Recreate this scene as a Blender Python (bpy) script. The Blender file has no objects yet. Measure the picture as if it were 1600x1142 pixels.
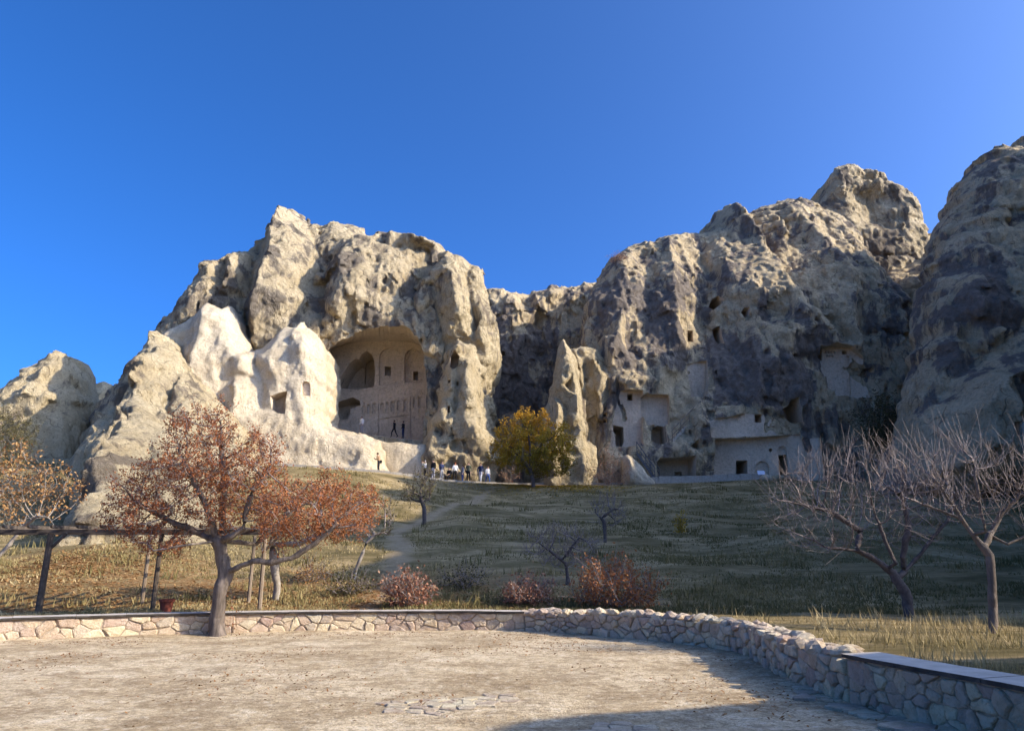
import bpy, bmesh, math, random, time
import numpy as np
from mathutils import Vector, Matrix
T0 = time.time()
R = math.radians
sc = bpy.context.scene
col = sc.collection

# ------------------------------------------------------------------ camera
EYE, PITCH, FPX = 1.6, R(15.0), 1155.0          # metres, tilt up, focal length in photo pixels (1600 wide)
cam_d = bpy.data.cameras.new('camera')
cam_d.sensor_fit = 'HORIZONTAL'; cam_d.sensor_width = 36.0
cam_d.lens = 36.0 * FPX / 1600.0
cam_d.clip_start = 0.1; cam_d.clip_end = 3000
cam = bpy.data.objects.new('camera', cam_d); col.objects.link(cam)
cam.location = (0, 0, EYE); cam.rotation_euler = (R(90) + PITCH, 0, 0)
sc.camera = cam

# ------------------------------------------------------------------ sky, sun, exposure
SUN_EL, SUN_AZ = R(29.0), R(-13.0)              # azimuth from +x, negative = towards the camera's side
sdir = Vector((math.cos(SUN_EL) * math.cos(SUN_AZ), math.cos(SUN_EL) * math.sin(SUN_AZ), math.sin(SUN_EL)))
world = bpy.data.worlds.new('World'); sc.world = world; world.use_nodes = True
wn = world.node_tree.nodes; wl = world.node_tree.links
for n in list(wn): wn.remove(n)
sky = wn.new('ShaderNodeTexSky'); sky.sky_type = 'NISHITA'; sky.sun_disc = False
sky.sun_elevation = SUN_EL; sky.sun_rotation = math.atan2(sdir.x, sdir.y)
sky.altitude = 1000; sky.air_density = 0.44; sky.dust_density = 7.2; sky.ozone_density = 9.8
bg = wn.new('ShaderNodeBackground'); bg.inputs[1].default_value = 0.15
wo = wn.new('ShaderNodeOutputWorld')
hs = wn.new('ShaderNodeHueSaturation'); hs.inputs['Saturation'].default_value = 1.12
wl.new(sky.outputs[0], hs.inputs['Color']); wl.new(hs.outputs[0], bg.inputs[0]); wl.new(bg.outputs[0], wo.inputs[0])
sun_d = bpy.data.lights.new('sun', 'SUN'); sun_d.energy = 2.55; sun_d.angle = R(0.53); sun_d.color = (1.0, 0.885, 0.70)
sun = bpy.data.objects.new('sun', sun_d); col.objects.link(sun)
sun.rotation_euler = (-sdir).to_track_quat('-Z', 'Y').to_euler()
sun.location = (60, -20, 60)
sc.view_settings.view_transform = 'Standard'; sc.view_settings.look = 'None'
sc.view_settings.gamma = 1.0; sc.view_settings.exposure = 1.62

# ------------------------------------------------------------------ helpers
CP, SP = math.cos(PITCH), math.sin(PITCH)
def ray(px, py):
    dx, dy = (px - 800) / FPX, (571 - py) / FPX
    return dx, CP - dy * SP, SP + dy * CP
def at(px, py, Y):                               # world point seen at a photo pixel, at distance Y
    a, b, c = ray(px, py); k = Y / b
    return Vector((a * k, Y, EYE + c * k))
def on_ground(px, py, z=0.0):
    a, b, c = ray(px, py); k = (z - EYE) / c
    return Vector((a * k, b * k, z))

def tag(o, label=None, cat=None, group=None, kind=None):
    if label: o['label'] = label
    if cat: o['category'] = cat
    if group: o['group'] = group
    if kind: o['kind'] = kind
    return o
def link(o, parent=None):
    col.objects.link(o)
    if parent is not None: o.parent = parent
    return o
def empty(name, loc=(0, 0, 0), rz=0.0):
    o = bpy.data.objects.new(name, None); o.location = loc; o.rotation_euler = (0, 0, rz)
    o.empty_display_size = 0.2
    return link(o)
def mesh_obj(name, verts, faces, mats, parent=None, smooth=False, mat_idx=None):
    me = bpy.data.meshes.new(name)
    me.from_pydata([tuple(v) for v in verts], [], [tuple(f) for f in faces])
    for m in (mats if isinstance(mats, (list, tuple)) else [mats]): me.materials.append(m)
    if mat_idx is not None: me.polygons.foreach_set('material_index', mat_idx)
    if smooth: me.shade_smooth()
    me.update()
    return link(bpy.data.objects.new(name, me), parent)
def np_mesh(name, V, F, mats, parent=None, smooth=False, mat_idx=None):
    """V (n,3), F (m,k) numpy, all faces with the same number of corners"""
    me = bpy.data.meshes.new(name)
    V = np.ascontiguousarray(V, np.float32); F = np.ascontiguousarray(F, np.int32)
    k = F.shape[1]
    me.vertices.add(len(V)); me.vertices.foreach_set('co', V.ravel())
    me.loops.add(F.size); me.loops.foreach_set('vertex_index', F.ravel())
    me.polygons.add(len(F)); me.polygons.foreach_set('loop_start', np.arange(0, F.size, k, dtype=np.int32))
    for m in (mats if isinstance(mats, (list, tuple)) else [mats]): me.materials.append(m)
    if mat_idx is not None: me.polygons.foreach_set('material_index', np.ascontiguousarray(mat_idx, np.int32))
    me.update(calc_edges=True); me.validate()
    if smooth: me.shade_smooth()
    return link(bpy.data.objects.new(name, me), parent)
class MB:
    """collects boxes, bars and tubes and links them as ONE mesh"""
    def __init__(s): s.v = []; s.f = []
    def add(s, v, f):
        n = len(s.v); s.v += [Vector(p) for p in v]; s.f += [tuple(i + n for i in q) for q in f]; return s
    def box(s, c, d, rz=0.0, rot=None):
        M = rot or Matrix.Rotation(rz, 3, 'Z'); c = Vector(c)
        v = [c + M @ Vector((sx * d[0] / 2, sy * d[1] / 2, sz * d[2] / 2)) for sz in (-1, 1) for sy in (-1, 1) for sx in (-1, 1)]
        return s.add(v, [(0, 2, 3, 1), (4, 5, 7, 6), (0, 1, 5, 4), (2, 6, 7, 3), (0, 4, 6, 2), (1, 3, 7, 5)])
    def tube(s, pts, rad, k=6, cap=True):
        pts = [Vector(p) for p in pts]; n = len(pts); vs = []; fs = []
        for i, p in enumerate(pts):
            d = (pts[min(i + 1, n - 1)] - pts[max(i - 1, 0)]).normalized()
            ref = Vector((0, 0, 1)) if abs(d.z) < 0.9 else Vector((1, 0, 0))
            u = d.cross(ref).normalized(); w = d.cross(u)
            r = rad[i] if isinstance(rad, (list, tuple)) else rad
            vs += [p + (u * math.cos(2 * math.pi * j / k) + w * math.sin(2 * math.pi * j / k)) * r for j in range(k)]
        for i in range(n - 1):
            for j in range(k):
                a = i * k + j; b = i * k + (j + 1) % k
                fs.append((a, a + k, b + k, b))
        if cap: fs += [tuple(range(k)), tuple(range((n - 1) * k + k - 1, (n - 1) * k - 1, -1))]
        return s.add(vs, fs)
    def bar(s, a, b, w, h):
        a, b = Vector(a), Vector(b); d = b - a; q = d.to_track_quat('X', 'Z').to_matrix()
        return s.box((a + b) / 2, (d.length, w, h), rot=q)
    def build(s, name, mat, parent=None, smooth=False):
        return mesh_obj(name, s.v, s.f, mat, parent, smooth)

# ------------------------------------------------------------------ noise in numpy
_rs = np.random.RandomState(7)
_LAT = _rs.rand(64, 64, 64).astype(np.float32) * 2 - 1
def noise3(x, y, z):
    xi = np.floor(x); yi = np.floor(y); zi = np.floor(z)
    fx = (x - xi).astype(np.float32); fy = (y - yi).astype(np.float32); fz = (z - zi).astype(np.float32)
    fx = fx * fx * (3 - 2 * fx); fy = fy * fy * (3 - 2 * fy); fz = fz * fz * (3 - 2 * fz)
    x0 = xi.astype(np.int32) & 63; y0 = yi.astype(np.int32) & 63; z0 = zi.astype(np.int32) & 63
    x1 = (x0 + 1) & 63; y1 = (y0 + 1) & 63; z1 = (z0 + 1) & 63
    L = _LAT
    a = L[x0, y0, z0] * (1 - fx) + L[x1, y0, z0] * fx
    b = L[x0, y1, z0] * (1 - fx) + L[x1, y1, z0] * fx
    c = L[x0, y0, z1] * (1 - fx) + L[x1, y0, z1] * fx
    d = L[x0, y1, z1] * (1 - fx) + L[x1, y1, z1] * fx
    a = a * (1 - fy) + b * fy; c = c * (1 - fy) + d * fy
    return a * (1 - fz) + c * fz
def n2(x, y, s, seed=0.0): return noise3(x / s + seed, y / s + 7.3 * seed, np.full(np.shape(x), seed * 3.1 + 0.5))
def sstep(a, b, x):
    t = np.clip((x - a) / (b - a), 0, 1); return t * t * (3 - 2 * t)

# ------------------------------------------------------------------ materials
def mat_new(name):
    m = bpy.data.materials.new(name); m.use_nodes = True
    nt = m.node_tree
    for n in list(nt.nodes): nt.nodes.remove(n)
    out = nt.nodes.new('ShaderNodeOutputMaterial'); b = nt.nodes.new('ShaderNodeBsdfPrincipled')
    b.inputs['Roughness'].default_value = 0.9
    b.inputs['Specular IOR Level'].default_value = 0.2
    nt.links.new(b.outputs[0], out.inputs[0])
    return m, nt, b
class NT:
    """short node-building helper"""
    def __init__(s, nt): s.t = nt; s.co = None
    def n(s, typ, **kw):
        q = s.t.nodes.new(typ)
        for k, v in kw.items(): setattr(q, k, v)
        return q
    def l(s, a, b): s.t.links.new(a, b)
    def coords(s, scale=(1, 1, 1), src='Object'):
        if s.co is None: s.co = s.n('ShaderNodeTexCoord')
        m = s.n('ShaderNodeMapping'); m.inputs['Scale'].default_value = scale
        s.l(s.co.outputs[src], m.inputs[0]); return m.outputs[0]
    def noise(s, vec, scale, detail=5, rough=0.6, dist=0.0):
        q = s.n('ShaderNodeTexNoise'); q.inputs['Scale'].default_value = scale; q.inputs['Detail'].default_value = detail
        q.inputs['Roughness'].default_value = rough; q.inputs['Distortion'].default_value = dist
        s.l(vec, q.inputs['Vector']); return q.outputs['Fac']
    def vor(s, vec, scale, feature='F1', out='Distance'):
        q = s.n('ShaderNodeTexVoronoi'); q.feature = feature; q.inputs['Scale'].default_value = scale
        s.l(vec, q.inputs['Vector']); return q.outputs[out]
    def ramp(s, fac, stops, interp='LINEAR'):
        q = s.n('ShaderNodeValToRGB'); e = q.color_ramp.elements; q.color_ramp.interpolation = interp
        while len(e) < len(stops): e.new(0.5)
        for i, (p, c) in enumerate(stops):
            e[i].position = p; e[i].color = (c[0], c[1], c[2], 1) if isinstance(c, (tuple, list)) else (c, c, c, 1)
        s.l(fac, q.inputs[0]); return q.outputs[0]
    def mix(s, fac, a, b, mode='MIX'):
        q = s.n('ShaderNodeMix', data_type='RGBA', blend_type=mode)
        for i, v in ((0, fac), (6, a), (7, b)):
            if isinstance(v, (int, float)): q.inputs[i].default_value = v
            elif isinstance(v, (tuple, list)): q.inputs[i].default_value = (*v[:3], 1)
            else: s.l(v, q.inputs[i])
        return q.outputs[2]
    def math(s, op, a, b=0.0, c=None):
        q = s.n('ShaderNodeMath', operation=op)
        for i, v in enumerate([a, b] + ([c] if c is not None else [])):
            if isinstance(v, (int, float)): q.inputs[i].default_value = v
            else: s.l(v, q.inputs[i])
        return q.outputs[0]
    def attr(s, name, out='Fac'):
        q = s.n('ShaderNodeAttribute'); q.attribute_name = name; return q.outputs[out]
    def bump(s, h, strength=0.5, dist=0.1, nrm=None):
        q = s.n('ShaderNodeBump'); q.inputs['Strength'].default_value = strength; q.inputs['Distance'].default_value = dist
        s.l(h, q.inputs['Height'])
        if nrm is not None: s.l(nrm, q.inputs['Normal'])
        return q.outputs[0]

def rock_mat(name, light, mid, dark, cover=0.0, stretch=0.6, streak=0.25, yellow=0.3, fine=1.0, relief=1.0, crack=1.0):
    """weathered tuff: pale body colour, ochre blotches, grey lichen crust in ragged patches ('lichen' attribute adds to it)"""
    m, nt, b = mat_new(name); g = NT(nt)
    o = g.coords(); ov = g.coords((1, 1, stretch))
    base = g.ramp(g.noise(o, 0.35, 6, 0.6, 0.4), [(0.30, mid), (0.62, light)])
    och = g.ramp(g.noise(g.coords((1, 1, 0.5)), 0.22, 5, 0.65, 0.6), [(0.52, 0.0), (0.68, 1.0)])
    base = g.mix(g.math('MULTIPLY', och, yellow), base, (0.36, 0.25, 0.115))
    gr = g.noise(o, 4.5, 6, 0.7)
    base = g.mix(g.math('MULTIPLY', g.ramp(gr, [(0.35, 1.0), (0.55, 0.0)]), 0.45 * fine), base, tuple(c * 0.55 for c in mid))
    # pits and cracks
    wob = g.n('ShaderNodeVectorMath', operation='ADD'); q_ = g.n('ShaderNodeTexNoise'); q_.inputs['Scale'].default_value = 0.9; q_.inputs['Detail'].default_value = 4; g.l(o, q_.inputs['Vector'])
    g.l(g.coords((1, 1, 0.45)), wob.inputs[0]); g.l(q_.outputs['Color'], wob.inputs[1])
    ck = g.ramp(g.vor(wob.outputs[0], 0.62, 'DISTANCE_TO_EDGE'), [(0.0, 1.0), (0.028, 0.0)])
    ck = g.math('MULTIPLY', ck, g.ramp(g.noise(o, 0.5, 3, 0.6), [(0.47, 0.0), (0.58, 1.0)]))
    pit = g.ramp(g.noise(o, 6.5, 4, 0.7), [(0.33, 1.0), (0.42, 0.0)])
    dent = g.math('MAXIMUM', g.math('MULTIPLY', ck, 0.8 * crack), g.math('MULTIPLY', pit, 0.55 * fine))
    base = g.mix(dent, base, tuple(c * 0.30 for c in mid))
    # lichen crust
    ln = g.noise(ov, 0.30, 9, 0.66, 0.7)
    st = g.noise(g.coords((1.0, 1.0, 0.10)), 0.9, 5, 0.6)
    lv = g.math('ADD', g.math('ADD', ln, g.math('MULTIPLY', g.math('SUBTRACT', st, 0.5), streak * 1.6)), g.attr('lichen'))
    lm = g.ramp(g.math('ADD', lv, cover), [(0.60, 0.0), (0.68, 1.0)])
    dk = g.mix(g.ramp(g.noise(o, 2.2, 5, 0.7), [(0.35, 0.0), (0.7, 1.0)]), dark, tuple(c * 1.9 + 0.01 for c in dark))
    colr = g.mix(g.math('MULTIPLY', lm, 0.88), base, dk)
    rain = g.ramp(g.noise(g.coords((1.0, 1.0, 0.06)), 2.6, 5, 0.7), [(0.56, 0.0), (0.70, 1.0)])
    colr = g.mix(g.math('MULTIPLY', rain, 0.45 * streak + 0.10), colr, tuple(c * 1.6 for c in dark))
    pale = g.ramp(g.noise(o, 1.1, 6, 0.75), [(0.63, 0.0), (0.72, 1.0)])
    colr = g.mix(g.math('MULTIPLY', pale, 0.35), colr, light)
    nt.links.new(colr, b.inputs['Base Color'])
    h1 = g.noise(o, 1.3, 12, 0.78); h2 = g.vor(g.coords((1, 1, 0.55)), 2.0)
    h3 = g.noise(g.coords((1, 1, 0.16)), 2.2, 6, 0.7)
    hh = g.math('ADD', g.math('ADD', h1, g.math('MULTIPLY', h2, 0.22)), g.math('SUBTRACT', g.math('MULTIPLY', h3, 0.35), g.math('MULTIPLY', dent, 0.30)))
    nt.links.new(g.bump(hh, 1.0, 0.60 * relief), b.inputs['Normal'])
    b.inputs['Roughness'].default_value = 0.95; b.inputs['Specular IOR Level'].default_value = 0.1
    return m
def plain_mat(name, c1, c2, scale=3.0, rough=0.9, bump=0.3, bdist=0.02, detail=6, spec=0.2, stretch=(1, 1, 1)):
    m, nt, b = mat_new(name); g = NT(nt); o = g.coords(stretch)
    nz = g.noise(o, scale, detail, 0.65)
    nt.links.new(g.ramp(nz, [(0.3, c1), (0.7, c2)]), b.inputs['Base Color'])
    if bump: nt.links.new(g.bump(g.noise(o, scale * 3, 6, 0.7), bump, bdist), b.inputs['Normal'])
    b.inputs['Roughness'].default_value = rough; b.inputs['Specular IOR Level'].default_value = spec
    return m
# ------------------------------------------------------------------ the lie of the land
EDGE_PX = [(250, 716, 59), (440, 727, 59.5), (600, 738, 60.5), (700, 752, 62), (790, 757, 63), (950, 757, 63.5), (1100, 753, 63.5),
           (1190, 748, 63), (1290, 751, 62), (1500, 757, 59), (1700, 760, 56)]
EDGE = [at(*p) for p in EDGE_PX]
EDGE_X = np.array([p.x for p in EDGE]); EDGE_Y = np.array([p.y for p in EDGE]); EDGE_Z = np.array([p.z for p in EDGE])
WALL_PX = [(-330, 1022), (-120, 1008), (0, 1002), (100, 998), (200, 994), (300, 991), (400, 988.5), (500, 987), (600, 986), (700, 986), (820, 987),
           (900, 992), (1000, 1001), (1100, 1012), (1160, 1023), (1195, 1041), (1225, 1058), (1270, 1077), (1330, 1098), (1400, 1118),
           (1500, 1145), (1600, 1172), (1760, 1222)]
WALL = [on_ground(*p) for p in WALL_PX]
WX = np.array([p.x for p in WALL]); WY = np.array([p.y for p in WALL])
def wall_sdist(x, y):
    """signed distance to the wall's plaza-side base line; positive outside the plaza"""
    x = np.asarray(x, float); y = np.asarray(y, float)
    best = np.full(x.shape, 1e9); sg = np.ones(x.shape)
    for i in range(len(WX) - 1):
        ax, ay, bx, by = WX[i], WY[i], WX[i + 1], WY[i + 1]
        ux, uy = bx - ax, by - ay; L2 = ux * ux + uy * uy
        t = np.clip(((x - ax) * ux + (y - ay) * uy) / L2, 0, 1)
        d = np.hypot(x - ax - t * ux, y - ay - t * uy)
        s = np.sign(ux * (y - ay) - uy * (x - ax))
        m = d < best - 1e-9; best = np.where(m, d, best); sg = np.where(m, s, sg)
    return best * sg
SHADE_HILL_Y = np.array([-60, -20, 0, 4.7, 7.4, 8.1, 10.3, 11.4, 13.2, 14.3, 15.2, 18.2, 24, 34, 43, 46, 48, 50, 51, 53, 55, 60, 66, 74, 110, 170])
SHADE_HILL_H = np.array([7, 8, 9, 9.5, 7.0, 0.8, 0.8, 6.5, 8, 11, 19, 25, 30, 37.5, 44, 42, 38.5, 36, 37, 45, 50, 51, 50, 42, 30, 25])
def ground_z(x, y, rough=True):
    x = np.asarray(x, float); y = np.asarray(y, float)
    ye = np.interp(x, EDGE_X, EDGE_Y); ze = np.interp(x, EDGE_X, EDGE_Z)
    y0 = 20.5
    t = np.clip((y - y0) / (ye - y0), 0, 1)
    base = 0.42 + 0.02 * np.clip(y - 19, 0, 3)
    z = base + (ze - base) * (0.75 * t ** 1.25 + 0.25 * t)
    up = np.clip(y - ye, 0, 60); z = z + 0.02 * np.clip(up, 0, 6) + 0.16 * np.clip(up - 8, 0, 60)
    if rough:
        w = sstep(0.02, 0.12, t) * (1 - sstep(0.93, 0.99, t))
        z = z + w * (0.45 * n2(x, y, 7.0, 1.0) + 0.22 * n2(x, y, 2.6, 2.0) + 0.06 * n2(x, y, 0.9, 3.0))
        z = z + (1 - w) * (t < 0.1) * 0.05 * n2(x, y, 1.2, 4.0)
    # worn path down the slope: slightly sunk
    # wall step
    sd = wall_sdist(x, y)
    z = np.where(sd < 0.45, z * sstep(0.05, 0.42, sd) - 0.06 * (1 - sstep(0.05, 0.42, sd)), z)
    z = np.where((y < 5) & (x < 3), -0.06, z)
    # unseen rise past the right edge, heights shaped to throw slope and plaza shade
    b = 0.80 * np.clip(y, -5, 200) + 9.5
    H = np.interp(y, SHADE_HILL_Y, SHADE_HILL_H)
    hh = np.clip((x - b) * 5.0, 0, None); shade_hill = H * (1 - np.exp(-hh / np.maximum(H, 0.1) * 1.6))
    shade_hill = shade_hill * (1 + 0.10 * n2(x, y, 6.0, 9.0)) * (1 - sstep(60, 130, x - b))
    return z + np.where(x > b, shade_hill, 0)
def gz(x, y): return float(ground_z(np.array([x]), np.array([y]))[0])
PATH_PX = [(575, 962), (585, 935), (608, 905), (625, 880), (632, 862), (618, 838), (622, 826), (652, 812), (690, 801), (722, 788), (742, 776), (765, 766)]
def slope_pt(px, py):
    """where the ray of a photo pixel meets the sloping ground"""
    a, b, c = ray(px, py); ks = np.linspace(14, 80, 2000) / b
    X, Y, Z = a * ks, b * ks, EYE + c * ks
    G = ground_z(X, Y, False); i = np.argmax(Z < G) if c > -0.2 and np.any(Z < G) else -1
    return Vector((X[i], Y[i], G[i]))
PATH = [slope_pt(*p) for p in PATH_PX]
def path_dist(x, y):
    best = np.full(np.shape(x), 1e9)
    for p, q in zip(PATH[:-1], PATH[1:]):
        ux, uy = q.x - p.x, q.y - p.y
        t = np.clip(((x - p.x) * ux + (y - p.y) * uy) / (ux * ux + uy * uy), 0, 1)
        best = np.minimum(best, np.hypot(x - p.x - t * ux, y - p.y - t * uy))
    return best

def spaced(segs):
    out = []
    for a, b, d in segs: out += list(np.arange(a, b, d))
    return np.array(out + [segs[-1][1]])
gx = spaced([(-1500, -300, 150), (-300, -60, 20), (-60, -18, 1.0), (-18, 9, 0.22), (9, 60, 0.8), (60, 160, 4), (160, 300, 20), (300, 1500, 150)])
gy = spaced([(-400, -40, 45), (-40, 4, 3), (4, 24, 0.22), (24, 66, 0.45), (66, 110, 3), (110, 300, 20), (300, 2000, 170)])
GX, GY = np.meshgrid(gx, gy, indexing='ij')
GZ = ground_z(GX, GY)
nx_, ny_ = GX.shape
idx = np.arange(nx_ * ny_).reshape(nx_, ny_)
TF = np.stack([idx[:-1, :-1], idx[1:, :-1], idx[1:, 1:], idx[:-1, 1:]], -1).reshape(-1, 4)

m, nt, b_ = mat_new('hillside_soil'); g = NT(nt); o = g.coords()
n_a = g.noise(g.coords((0.55, 1.5, 1)), 0.45, 8, 0.72, 0.5)
n_b = g.noise(g.coords((1.0, 1.8, 1)), 2.2, 8, 0.72)
soil = g.ramp(n_a, [(0.36, (0.12, 0.095, 0.04)), (0.48, (0.24, 0.18, 0.085)), (0.60, (0.42, 0.315, 0.165))])
soil = g.mix(g.math('MULTIPLY', g.ramp(n_b, [(0.38, 1.0), (0.55, 0.0)]), 0.5), soil, (0.16, 0.125, 0.05))
bare = g.mix(g.ramp(n_b, [(0.3, 0.0), (0.7, 1.0)]), (0.32, 0.235, 0.135), (0.44, 0.34, 0.21))
soil = g.mix(g.attr('path'), soil, bare)
litter = g.mix(g.ramp(g.noise(o, 9.0, 4, 0.8), [(0.4, 0.0), (0.6, 1.0)]), (0.20, 0.10, 0.035), (0.36, 0.21, 0.09))
soil = g.mix(g.math('MULTIPLY', g.attr('litter'), g.ramp(g.noise(o, 3.0, 6, 0.75), [(0.38, 0.0), (0.55, 1.0)])), soil, litter)
rockc = g.ramp(n_a, [(0.3, (0.34, 0.28, 0.19)), (0.6, (0.55, 0.47, 0.33))])
soil = g.mix(g.attr('rocky'), soil, rockc)
nt.links.new(soil, b_.inputs['Base Color'])
nt.links.new(g.bump(g.noise(o, 5.0, 8, 0.75), 0.9, 0.14), b_.inputs['Normal'])
b_.inputs['Specular IOR Level'].default_value = 0.05
M_SOIL = m
ter = np_mesh('ground', np.stack([GX, GY, GZ], -1).reshape(-1, 3), TF, M_SOIL, smooth=True)
tag(ter, kind='structure')
def vattr(ob, name, arr):
    a = ob.data.attributes.new(name, 'FLOAT', 'POINT'); a.data.foreach_set('value', np.ascontiguousarray(arr.ravel(), np.float32))
fx_, fy_ = GX.ravel(), GY.ravel()
vattr(ter, 'path', (1 - sstep(0.12, 0.52, path_dist(fx_, fy_) + 0.28 * n2(fx_, fy_, 0.8, 5.0))) * 0.8)
YE_ = np.interp(fx_, EDGE_X, EDGE_Y)
vattr(ter, 'rocky', np.maximum(sstep(-0.3, 0.3, fy_ - YE_), sstep(0.5, 4, fx_ - 0.80 * np.clip(fy_, -5, 200) - 9.5)))
vattr(ter, 'litter', (1 - sstep(2, 7.5, np.hypot((fx_ + 7.5) * 0.55, fy_ - 22))) + (1 - sstep(1.2, 3.0, np.hypot((fx_ + 15.0) * 0.5, fy_ - 27)))
      + 0.9 * (1 - sstep(1.0, 4.6, np.hypot(fx_ - 3.0, (fy_ - 61)))))

# ------------------------------------------------------------------ plaza sheet
m, nt, b_ = mat_new('packed_earth'); g = NT(nt); o = g.coords()
p1 = g.noise(g.coords((0.8, 1, 1)), 0.5, 5, 0.6, 0.5); p2 = g.noise(g.coords((0.8, 1, 1)), 1.5, 8, 0.74, 0.6); p3 = g.noise(o, 26, 4, 0.75); p4 = g.noise(o, 7.0, 6, 0.8, 0.3)
c = g.ramp(p1, [(0.34, (0.45, 0.335, 0.195)), (0.50, (0.60, 0.465, 0.285)), (0.64, (0.71, 0.57, 0.37))])
c = g.mix(g.math('MULTIPLY', g.ramp(p2, [(0.42, 1.0), (0.52, 0.0)]), 0.62), c, (0.29, 0.205, 0.115))
c = g.mix(g.math('MULTIPLY', g.ramp(p2, [(0.56, 0.0), (0.64, 1.0)]), 0.45), c, (0.78, 0.67, 0.49))
c = g.mix(g.ramp(p4, [(0.40, 0.55), (0.50, 0.0)]), c, (0.20, 0.14, 0.075))
c = g.mix(g.ramp(p4, [(0.54, 0.0), (0.64, 0.5)]), c, (0.84, 0.74, 0.57))
c = g.mix(g.ramp(p3, [(0.40, 0.55), (0.48, 0.0)]), c, (0.16, 0.115, 0.065))
nt.links.new(c, b_.inputs['Base Color'])
nt.links.new(g.bump(g.math('ADD', g.noise(o, 3.0, 9, 0.75), g.math('MULTIPLY', p3, 0.22)), 0.9, 0.10), b_.inputs['Normal'])
b_.inputs['Specular IOR Level'].default_value = 0.08
M_EARTH = m
px_ = spaced([(-60, -16, 2), (-16, 8, 0.16), (8, 20, 2)]); py_ = spaced([(-30, 5, 1.5), (5, 21, 0.16)])
PX, PY = np.meshgrid(px_, py_, indexing='ij')
SD = wall_sdist(PX, PY)
PZ = 0.022 * n2(PX, PY, 1.4, 11.0) + 0.012 * n2(PX, PY, 0.5, 12.0) + 0.006 * n2(PX, PY, 0.2, 13.0) + 0.05 * (1 - sstep(0, 0.6, -SD)) * 0.5
keep = ((SD < 0.2) | ((PY < 5) & (PX < 3))) & (PX < 7.5)
idx = np.arange(PX.size).reshape(PX.shape)
k4 = keep[:-1, :-1] & keep[1:, :-1] & keep[1:, 1:] & keep[:-1, 1:]
PF = np.stack([idx[:-1, :-1], idx[1:, :-1], idx[1:, 1:], idx[:-1, 1:]], -1)[k4]
tag(np_mesh('plaza_ground', np.stack([PX, PY, PZ], -1).reshape(-1, 3), PF, M_EARTH, smooth=True), kind='structure')
def plaza_z(x, y):
    x = np.array([x]); y = np.array([y])
    return float((0.022 * n2(x, y, 1.4, 11.0) + 0.012 * n2(x, y, 0.5, 12.0))[0])
# ------------------------------------------------------------------ rock masses: solid bodies meshed from a distance field
import openvdb
from mathutils.bvhtree import BVHTree
from mathutils.geometry import delaunay_2d_cdt
def on_prof(px, py, prof, extra=0.0):
    zs = [p[0] for p in prof]; ys = [p[1] for p in prof]; Y = ys[0]
    for _ in range(30):
        p = at(px, py, Y); Y = 0.5 * Y + 0.5 * (float(np.interp(p.z, zs, ys)) + extra)
    return at(px, py, Y)
def seg_dist(X, Z, pts):
    best = np.full(X.shape, 1e9, np.float32); tt = np.zeros(X.shape, np.float32); n = len(pts) - 1
    for i in range(n):
        (ax, az), (bx, bz) = pts[i], pts[i + 1]; ux, uz = bx - ax, bz - az
        t = np.clip(((X - ax) * ux + (Z - az) * uz) / max(ux * ux + uz * uz, 1e-6), 0, 1)
        d = np.hypot(X - ax - t * ux, Z - az - t * uz); m = d < best
        best = np.where(m, d, best); tt = np.where(m, (i + t) / n, tt)
    return best, tt
def inside(X, Z, pts):
    c = np.zeros(X.shape, bool); n = len(pts)
    for i in range(n):
        (ax, az), (bx, bz) = pts[i], pts[(i + 1) % n]
        if az == bz: continue
        m = ((az > Z) != (bz > Z)) & (X < (bx - ax) * (Z - az) / (bz - az) + ax)
        c ^= m
    return c
def big_component(V, F):
    lab = np.arange(len(V))
    e = np.concatenate([F[:, [0, 1]], F[:, [1, 2]], F[:, [2, 3]], F[:, [3, 0]]])
    while True:
        mn = np.minimum(lab[e[:, 0]], lab[e[:, 1]]); old = lab.copy()
        np.minimum.at(lab, e[:, 0], mn); np.minimum.at(lab, e[:, 1], mn)
        lab = lab[lab]; lab = lab[lab]; lab = lab[lab]
        if np.array_equal(lab, old): break
    vals, cnt = np.unique(lab[F[:, 0]], return_counts=True)
    keepv = vals[np.argmax(cnt)]; F = F[lab[F[:, 0]] == keepv]
    used = np.unique(F); mp = np.full(len(V), -1); mp[used] = np.arange(len(used))
    return V[used], mp[F]
_JT = np.random.RandomState(17).rand(3, 64, 64, 64).astype(np.float32) - 0.5
_NT = np.random.RandomState(18).normal(0, 1, (3, 64, 64, 64)).astype(np.float32)
def facets(x, y, z, s, seed=0.0, vs=1.0):
    """broken-rock relief: every cell of a jittered lattice gets its own tilted plane"""
    x = (x / s + seed * 3.7).astype(np.float32); y = (y / s + seed).astype(np.float32); z = (z / (s * vs) + seed * 1.9).astype(np.float32)
    bx, by, bz = np.floor(x - .5).astype(np.int32), np.floor(y - .5).astype(np.int32), np.floor(z - .5).astype(np.int32)
    best = np.full(x.shape, 9.0, np.float32); out = np.zeros(x.shape, np.float32)
    for i in (0, 1):
        for j in (0, 1):
            for k in (0, 1):
                ix, iy, iz = bx + i, by + j, bz + k; a, b, c = ix & 63, iy & 63, iz & 63
                dx = x - ix - .5 - _JT[0, a, b, c] * .8; dy = y - iy - .5 - _JT[1, a, b, c] * .8; dz = z - iz - .5 - _JT[2, a, b, c] * .8
                d = dx * dx + dy * dy + dz * dz; m = d < best
                best = np.where(m, d, best); out = np.where(m, dx * _NT[0, a, b, c] + dy * _NT[1, a, b, c] + dz * _NT[2, a, b, c], out)
    return out
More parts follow.
